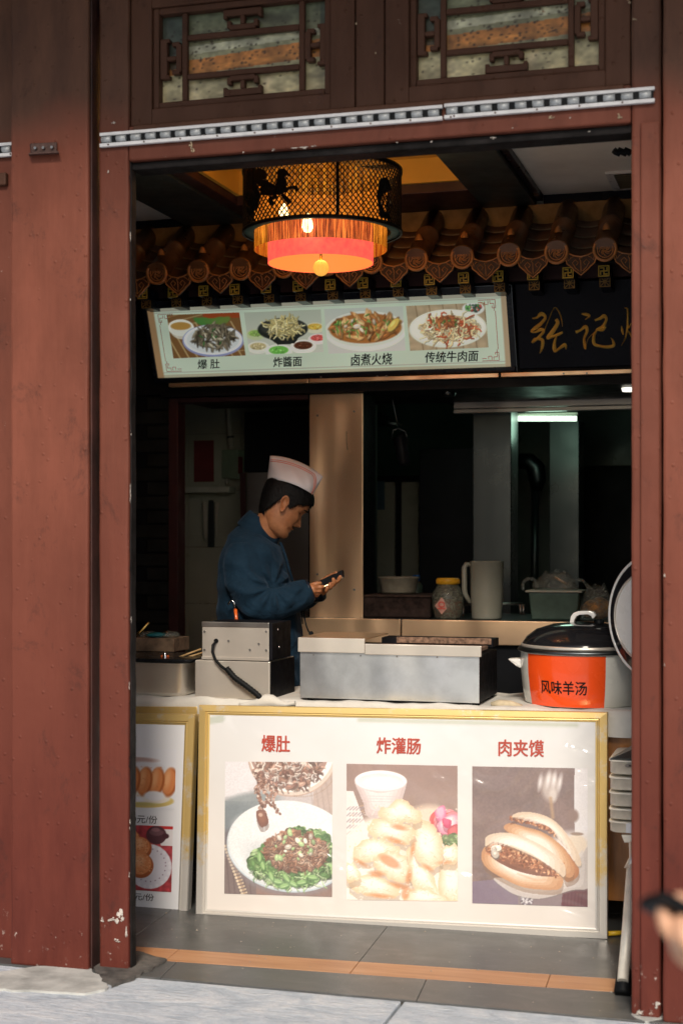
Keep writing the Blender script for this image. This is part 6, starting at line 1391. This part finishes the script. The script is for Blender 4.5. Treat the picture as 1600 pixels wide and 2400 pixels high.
def head_pt(phi, z, off=0, feat=True):
    xf, xb, w_ = smooth_interp(z, xf_tab), smooth_interp(z, xb_tab), smooth_interp(z, w_tab)
    c, s_ = math.cos(phi), math.sin(phi); pw = .84 if c > 0 else .95
    x = (xf if c > 0 else xb)*math.copysign(abs(c)**pw, c); y = w_*math.copysign(abs(s_)**.92, s_)
    if feat and c > 0:
        ay = abs(y)
        nose = 0
        if -.052 < z < .022:
            k = (.022-z)/.060; nose = .029*min(1, max(0, k))**1.25*(1 if z > -.038 else max(0, (z+.052)/.014)**.7)
        x += nose*G(y, .0105+.008*max(0, min(1, (.0-z)/.04)))
        x -= .014*G(ay-.031, .015)*G(z-.006, .011); x += .006*G(ay-.031, .011)*G(z-.004, .0075)      # socket, lid
        x += .0055*G(ay-.028, .022)*G(z-.026, .008)            # brow
        x += .007*G(y, .019)*G(z+.064, .0065)+.0065*G(y, .017)*G(z+.077, .006)-.004*G(y, .02)*G(z+.0705, .003)-.004*G(y, .022)*G(z+.088, .005)   # lips
        x += .005*G(ay-.040, .016)*G(z+.025, .016)            # cheek
        x -= .0065*G(ay-.030-.25*(z+.055)*-1, .006)*G(z+.055, .020)            # fold beside the mouth
    k = 1+off/.08; return HP(x*k, y*k, z+off*(z/.11))
def head_mesh(b, zs, phis, off=0, mask=None, feat=True):
    n = len(phis); V = [head_pt(p, z, off, feat) for z in zs for p in phis]; F = []
    for j in range(len(zs)-1):
        for i in range(n):
            k = (i+1) % n
            if mask is None or mask(phis[i], zs[j]): F.append((j*n+i, j*n+k, (j+1)*n+k, (j+1)*n+i))
    b.add(V, F, True); return b
NP = 128; phis = [math.tau*i/NP for i in range(NP)]; zs = [-.124+.238*i/110 for i in range(111)]
ne0, ne1 = HP(-.012,0,-.06), MP(606,1275)
bb = MB(); head_mesh(bb, zs, phis); bb.add([head_pt(p, -.124) for p in phis], [tuple(range(NP))])
nb_ = []; 
for i in range(9): t_ = i/8; c_ = ne0.lerp(ne1, t_); nb_.append([c_+(hd_*.93-Zv*.35)*math.cos(a)*(.056+.010*t_)+HS*math.sin(a)*(.052+.012*t_) for a in [math.tau*k/32 for k in range(32)]])
bb.rings(nb_)
# ears
for sd_ in (1, -1):
    ec = Vector((-.012, sd_*.0745, -.012)); rs = []
    outl = [(math.cos(a)*.017*(1.12 if math.sin(a) > 0 else .8), math.sin(a)*.033) for a in [math.tau*k/22 for k in range(22)]]
    for k_, d_ in ((.7,-.008),(1.0,.002),(1.06,.010),(.98,.016),(.82,.0165),(.70,.009),(.45,.003),(.05,.002)):
        rs.append([HP(ec.x+x*k_-.22*y-.35*d_, ec.y+sd_*d_, ec.z+y*k_) for x, y in outl])
    bb.rings(rs, False)
bb.build('head', M['skin'], man, recalc=True)
def hairline(phi):
    a = abs((phi+math.pi) % math.tau-math.pi)*180/math.pi
    return float(np.interp(a, [0,38,50,58,72,80,84,100,106,125,150,180], [.058,.052,.045,.030,.022,-.012,-.016,.020,.0,-.045,-.078,-.083]))
hz_ = [-.085+.1985*i/84 for i in range(85)]
hb_ = MB(); n = NP; V = []; F = []
for z in hz_:
    for p in phis: V.append(head_pt(p, z, .0055+.0015*mnoise.noise(Vector((p*9, z*90, 0)))+.001*math.sin(p*60), False))
for j in range(84):
    for i in range(n):
        if hz_[j] > hairline(phis[i])+.004*mnoise.noise(Vector((phis[i]*14, 1, 2))): F.append((j*n+i, j*n+(i+1) % n, (j+1)*n+(i+1) % n, (j+1)*n+i))
hb_.add(V, F, True); o = hb_.build('hair', M['hair'], man, recalc=False)
m = o.modifiers.new('s', 'SOLIDIFY'); m.thickness = .006; m.offset = -1
hs_ = MB(); rr = random.Random(11)
for _ in range(1500):
    a = rr.uniform(-math.pi, math.pi); z = hairline(a)+rr.uniform(-.003, .012); p = head_pt(a, z, .006); q = head_pt(a+rr.gauss(0,.05), z-rr.uniform(.006,.014), .003+.004*rr.random()); t_ = HF*.0006+HS*.0004
    if abs(abs(a)-1.6) < .22 and z < .03: continue
    hs_.add([p-t_, p+t_, q], [(0,1,2)])
hs_.build('hair_ends', M['hair'], man, recalc=False)
# brows, eyes
b = MB()
for s_ in (1, -1):
    b.tube([head_pt(s_*a, .029-.002*k, .0015) for k, a in enumerate((.16,.3,.45,.62,.75))], [.002,.0035,.0036,.003,.0015], 6)
b.build('eyebrows', M['hair'], man)
b = MB()
for s_ in (1, -1): b.tube([head_pt(s_*a, .004-.003*math.sin((a-.25)*6), .0006) for a in (.25,.35,.45,.55,.65)], .0016, 6)
b.build('eyelids', M['hair'], man)
b = MB(); b.tube([head_pt(a, -.0705, -.0005) for a in (-.32,-.16,0,.16,.32)], .0014, 6); b.build('mouth_line', simple('dark lip line', (.09,.03,.02), .6), man)
b = MB(); rr = random.Random(2); F_ = []
for _ in range(150):
    a = rr.uniform(-.42,.42); z = -.056+rr.uniform(-.004,.004); p = head_pt(a, z, .0005); q = head_pt(a*1.03, z-.005, .0015); b.tube([p, q], [.0005,.0002], 3)
b.build('moustache', M['hair'], man)

# jacket: trunk + sleeves fused into one surface
def trunk(b):
    rs = []
    for y, xa, xb2, d, sh in ((1242,578,634,.060,0),(1252,558,646,.095,0),(1266,538,657,.145,0),(1292,521,664,.185,0),(1330,512,673,.20,0),(1375,509,688,.20,0),(1425,510,702,.195,0),(1480,514,711,.195,0),(1530,518,712,.195,0),(1600,522,714,.195,0),(1680,526,712,.19,0),(1740,530,708,.18,0)):
        c_ = MP((xa+xb2)/2, y); hx = (xb2-xa)/2/PS; tilt = Vector((0,0,0))
        rs.append([c_+Rv*hx*math.copysign(abs(math.cos(a))**.8, math.cos(a))+Fv*d*math.copysign(abs(math.sin(a))**.85, math.sin(a))-Zv*(.05*math.cos(a) if y < 1300 else 0)*(1-(y-1236)/64 if y < 1300 else 0) for a in [math.tau*k/48 for k in range(48)]])
    b.rings(rs)
def spl(pts, m=6):
    o = []
    for i in range(len(pts)-1):
        p0, p1, p2, p3 = pts[max(0,i-1)], pts[i], pts[i+1], pts[min(len(pts)-1,i+2)]
        for k in range(m):
            t = k/m; o.append(tuple(.5*(2*p1[j]+(p2[j]-p0[j])*t+(2*p0[j]-5*p1[j]+4*p2[j]-p3[j])*t*t+(3*p1[j]-p0[j]-3*p2[j]+p3[j])*t**3) for j in range(4)))
    o.append(tuple(pts[-1])); return o
def limb(pts, n=20):
    q = spl(pts)
    return lambda b: b.tube([MP(a, c, d) for a, c, d, r in q], [r for *_, r in q], n)
near_arm = limb([(572,1292,-.13,.062),(568,1318,-.165,.076),(572,1350,-.185,.079),(584,1385,-.20,.077),(602,1412,-.205,.071),(634,1418,-.20,.066),(668,1410,-.175,.062),(698,1396,-.15,.058),(724,1384,-.125,.050)])
far_arm = limb([(590,1292,.13,.062),(600,1340,.17,.075),(625,1395,.19,.070),(660,1412,.16,.063),(705,1402,.09,.055),(741,1388,.03,.042)])
def fold(co):
    L_ = Vector(co); px, py = proj(L_)
    e = mnoise.noise(Vector(co)*7)*.010+mnoise.noise(Vector(co)*17+Vector((5,0,0)))*.006
    # creases fanning out of the elbow crook and across the forearm
    if L_.y < YM-.03:
        d = math.hypot(px-640, py-1375); a = math.atan2(py-1375, px-640)
        e += .010*math.sin(a*9+1.0)*math.exp(-((d-38)/30)**2)
        e += .008*math.sin((px+py*.6)*.17)*math.exp(-((px-690)/32)**2)*math.exp(-((py-1395)/34)**2)
        e += .006*math.sin((py-px*.3)*.11)*math.exp(-((px-560)/40)**2)
    nrm_ = Vector((L_.x-MP(612,1300).x, L_.y-YM, 0)); nrm_ = nrm_.normalized() if nrm_.length > 0 else Vector((0,0,0)); return nrm_*e+Vector((0,-abs(e)*.4,0))
jk = organic([trunk, near_arm, far_arm], 'jacket', 'jacket', man, .0085, 4, fold)
# stand collar
axc = (Zv*.83+Rv*.55).normalized(); cu_ = (Rv*.83-Zv*.55).normalized(); cc_ = MP(613,1236); rs = []
for r_, h_ in ((.094,-.040),(.089,-.010),(.083,.018),(.080,.032),(.074,.033),(.071,.0),(.070,-.02)):
    rs.append([cc_+axc*h_+cu_*(r_*math.cos(a))+Fv*(r_*.86*math.sin(a)) for a in [math.tau*k/48 for k in range(48)]])
o = MB().rings(rs, False).build('collar', M['jacket'], man); wobble(o, .002, 20)
# front placket edge and cord with toggle
MB().tube([MP(657,1271,-.02),MP(668,1300,-.03),MP(676,1330,-.03),MP(686,1362,-.02)], .005, 8).build('placket', M['jacket'], man)
b = MB(); b.tube([MP(711,1432,-.1),MP(714,1450,-.12),MP(718,1468,-.12),MP(724,1482,-.12)], .003, 6); b.tube([MP(706,1432,-.12),MP(708,1448,-.13),MP(709,1462,-.13)], .003, 6); b.ball(MP(729,1485,-.12), .010, 10, 8); b.build('drawcord', M['rubber'], man)
# dark inner cuffs
MB().tube([MP(722,1385,-.125),MP(729,1382,-.12)], [.050,.043], 20).build('cuff', M['navy'], man)
MB().tube([MP(728,1391,.02),MP(750,1386,.01),MP(756,1384,.01)], [.040,.042,.036], 20).build('cuff', M['navy'], man)
# hands: palm and five fingers each, fused
def caps(pts):
    q = spl([(a, c, d, r) for a, c, d, r in pts], 4)
    return lambda b: (b.tube([MP(a, c, d) for a, c, d, r in q], [r for *_, r in q], 10), b.ball(MP(*q[-1][:3]), q[-1][3], 10, 8), b.ball(MP(*q[0][:3]), q[0][3], 10, 8))
def palm(c, sx, sy, sz, rot):
    def f(b):
        k = MB(); k.ball((0,0,0), 1, 20, 14, (sx, sy, sz)); C_ = MP(*c)
        b.add([C_+Rv*(v[0]*math.cos(rot)-v[2]*math.sin(rot))+Fv*v[1]+Zv*(v[0]*math.sin(rot)+v[2]*math.cos(rot)) for v in k.v], k.f)
    return f
# near (right) hand taps on the screen: fingers curl under the phone's near edge
organic([palm((733,1381,-.115), .030, .026, .021, R(-25)), limb([(722,1384,-.12,.026),(730,1382,-.118,.026),(736,1381,-.115,.022)], 14),
    caps([(733,1371,-.112,.0105),(742,1368,-.108,.0095),(750,1367,-.098,.0080)]),
    caps([(740,1378,-.13,.0098),(749,1376,-.135,.0090),(756,1375,-.125,.0078)]),
    caps([(740,1384,-.128,.0096),(749,1384,-.128,.0088),(753,1380,-.115,.0078)]),
    caps([(738,1389,-.118,.0092),(746,1391,-.115,.0082),(750,1387,-.102,.0072)]),
    caps([(735,1393,-.105,.0082),(742,1396,-.100,.0075),(746,1393,-.09,.0066)])], 'hand', 'skin', man, .0028, 3)
# far (left) hand carries the phone: palm beneath, four fingers wrap the near edge, thumb lies on top
organic([palm((765,1375,-.02), .040, .032, .016, R(24)), limb([(744,1387,.0,.026),(754,1381,-.005,.025),(764,1376,-.012,.020)], 14),
    caps([(752,1366,.012,.0125),(768,1354,.010,.0110),(781,1347,.002,.0098),(788,1343,-.010,.0082)]),
    caps([(782,1367,-.030,.0098),(791,1361,-.062,.0092),(797,1352,-.070,.0080)]),
    caps([(777,1371,-.032,.0098),(783,1368,-.068,.0094),(781,1358,-.080,.0082)]),
    caps([(770,1376,-.034,.0096),(774,1377,-.072,.0090),(773,1369,-.084,.0078)]),
    caps([(762,1382,-.030,.0086),(764,1385,-.066,.0080),(766,1378,-.078,.0070)])], 'hand', 'skin', man, .0028, 3)
# trousers and shoes, hidden by the counter
organic([limb([(590,1720,-.09,.10),(592,1900,-.10,.075),(595,2060,-.10,.055)]), limb([(640,1720,.09,.10),(642,1900,.10,.075),(645,2050,.10,.055)]), lambda b: b.ball(MP(618,1710), 1, 20, 12, (.16,.17,.12))], 'trousers', 'near_black', man, .016, 3)
for dx, dy in ((0,-.10),(50/PS,.10)):
    c_ = MP(595,1300,dy); MB().ball((c_.x+dx+.05, c_.y, .045), 1, 16, 10, (.14,.05,.045)).build('shoe', M['rubber'], man)
# phone
ph = thing('phone', 'black phone held in the cook\'s two hands', 'phone', MP(768,1361,-.04))
pa_, pb2 = MP(738,1377,0), MP(802,1347,0); ux = (pb2-pa_).normalized(); ux = (MP(802,1347,-.04)-MP(738,1377,-.055)).normalized(); vy = (Fv*.93+Zv*.34).normalized(); vy = (vy-ux*vy.dot(ux)).normalized(); nz = ux.cross(vy); pc = MP(769,1362,-.045); hl, hwid, ht = .069, .036, .0055
def pcor(h, w, t): return [pc+ux*a*h+vy*c*w+nz*t for a, c in ((-1,-1),(1,-1),(1,1),(-1,1))]
MB().hexa(pcor(hl,hwid,-ht)+pcor(hl,hwid,ht)).build('case', M['phone'], ph, bevel=.003)
MB().add(pcor(hl*.95,hwid*.92,ht+.0008), [(0,1,2,3)]).build('screen', simple('dim lit screen', (.012,.014,.018), .35, 0, 0, 1, spec=.15), ph)
MB().hexa([pc+ux*a*hl*.8-vy*(hwid+.0009)+nz*t for a in (-1,1) for t in (-.0012,.0012)][0:0]+[pc+ux*(-.8*hl)-vy*(hwid+.001)-nz*.0016, pc+ux*(.3*hl)-vy*(hwid+.001)-nz*.0016, pc+ux*(.3*hl)-vy*(hwid-.001)-nz*.0016, pc+ux*(-.8*hl)-vy*(hwid-.001)-nz*.0016, pc+ux*(-.8*hl)-vy*(hwid+.001)+nz*.0016, pc+ux*(.3*hl)-vy*(hwid+.001)+nz*.0016, pc+ux*(.3*hl)-vy*(hwid-.001)+nz*.0016, pc+ux*(-.8*hl)-vy*(hwid-.001)+nz*.0016]).build('edge_strip', M['chrome'], ph)
# paper cap
cap = thing('paper_cap', 'white side cap with two orange red stitched lines on the cook\'s head', 'cap', MP(690,1110))
sb_ = [0,.25,.5,.75,1]; Bx = [626,658,690,716,733]; By = [1124,1127,1135,1149,1160]; Tx = [633,665,698,731,757]; Ty = [1068,1072,1080,1098,1117]
cub = lambda s_, t: float(np.polyval(np.polyfit(sb_, t, 3), s_))
def capp(s_, v, side, off=0):
    x = cub(s_, Bx)*(1-v)+cub(s_, Tx)*v; y = cub(s_, By)*(1-v)+cub(s_, Ty)*v
    w0 = .084*math.sin(math.pi*min(1, max(0, s_)))**.55; wd = w0*(1-.93*v**1.6)+.003+off
    Y = (x-667)/PS*math.sin(psi)*1.0; return MP(x, y, Y+side*wd+.0035*math.sin(s_*19+v*5)*math.sin(v*3.1))
b = MB(); ns, nv = 36, 10; rs = []
for j in range(nv+1): v = j/nv; rs.append([capp(i/ns, v, -1) for i in range(ns+1)]+[capp(1-i/ns, v, 1) for i in range(ns+1)])
b.rings(rs, False); o = b.build('crown', M['hat'], cap); m = o.modifiers.new('s', 'SOLIDIFY'); m.thickness = .002
b = MB()
for v0_, s1_ in ((.83,.80),(.76,.77)):
    pts = [capp(.02+(s1_-.02)*i/24, v0_, -1, .0012) for i in range(25)]+[capp(s1_+(.93-s1_+(v0_-.76)*.4)*math.sin(t*1.57), v0_*(math.cos(t*1.57)), -1, .0012) for t in [k/12 for k in range(1,13)]]
    b.tube(pts, .0013, 5)
b.build('stitched_line', M['hat_red'], cap)

# ============================================================ PASSER-BY'S HAND AND PHONE at the right edge, close to the camera
T0 = 1.62
def NP_(px, py, dt=0): return CAM+ray(px, py)*(T0+dt)
hp_ = thing('person', 'blurred hand of a passer-by holding up a phone at the lower right edge', 'person', NP_(1680,2240))
MP_old = MP
def MP(px, py, d=0): return NP_(px, py, d)
organic([palm((1650,2185,.0), .040, .026, .045, R(-20)), limb([(1650,2185,0,.026),(1690,2270,.02,.028),(1760,2420,.06,.034)], 14),
    caps([(1625,2222,-.01,.0110),(1588,2198,-.02,.0102),(1561,2172,-.015,.0092),(1553,2138,-.01,.0082)]),
    caps([(1640,2228,-.02,.0108),(1612,2212,-.035,.0100),(1597,2178,-.03,.0092),(1601,2146,-.02,.0080)]),
    caps([(1655,2235,-.01,.0100),(1636,2225,-.03,.0095),(1628,2195,-.03,.0088),(1634,2165,-.02,.0078)]),
    caps([(1670,2240,.0,.0092),(1658,2235,-.02,.0085),(1650,2210,-.02,.0078),(1655,2185,-.015,.0068)]),
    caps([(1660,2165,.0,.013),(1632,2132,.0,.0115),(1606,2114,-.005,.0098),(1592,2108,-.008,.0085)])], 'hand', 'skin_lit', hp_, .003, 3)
organic([limb([(1730,2360,.05,.045),(1800,2500,.09,.055),(1900,2700,.14,.06)], 14)], 'sleeve', 'near_black', hp_, .008, 2)
ph2 = thing('phone', 'blurred black phone held up by the passer-by at the lower right edge', 'phone', NP_(1570,2140))
A_, B2 = NP_(1522,2108,0), NP_(1650,2178,0); ux = (B2-A_).normalized(); vy = Fv*.9-Zv*.42; vy = (vy-ux*vy.dot(ux)).normalized(); nz = ux.cross(vy); nz = nz if nz.z > 0 else -nz; pc = (A_+B2)/2
def pcor2(h, w, t): return [pc+ux*a*h+vy*c*w+nz*t for a, c in ((-1,-1),(1,-1),(1,1),(-1,1))]
MB().hexa(pcor2((B2-A_).length/2,.036,-.0055)+pcor2((B2-A_).length/2,.036,.0075)).build('case', M['rubber'], ph2, bevel=.004)
MB().add(pcor2((B2-A_).length/2*.95,.032,.0082), [(0,1,2,3)]).build('screen', M['phone'], ph2)
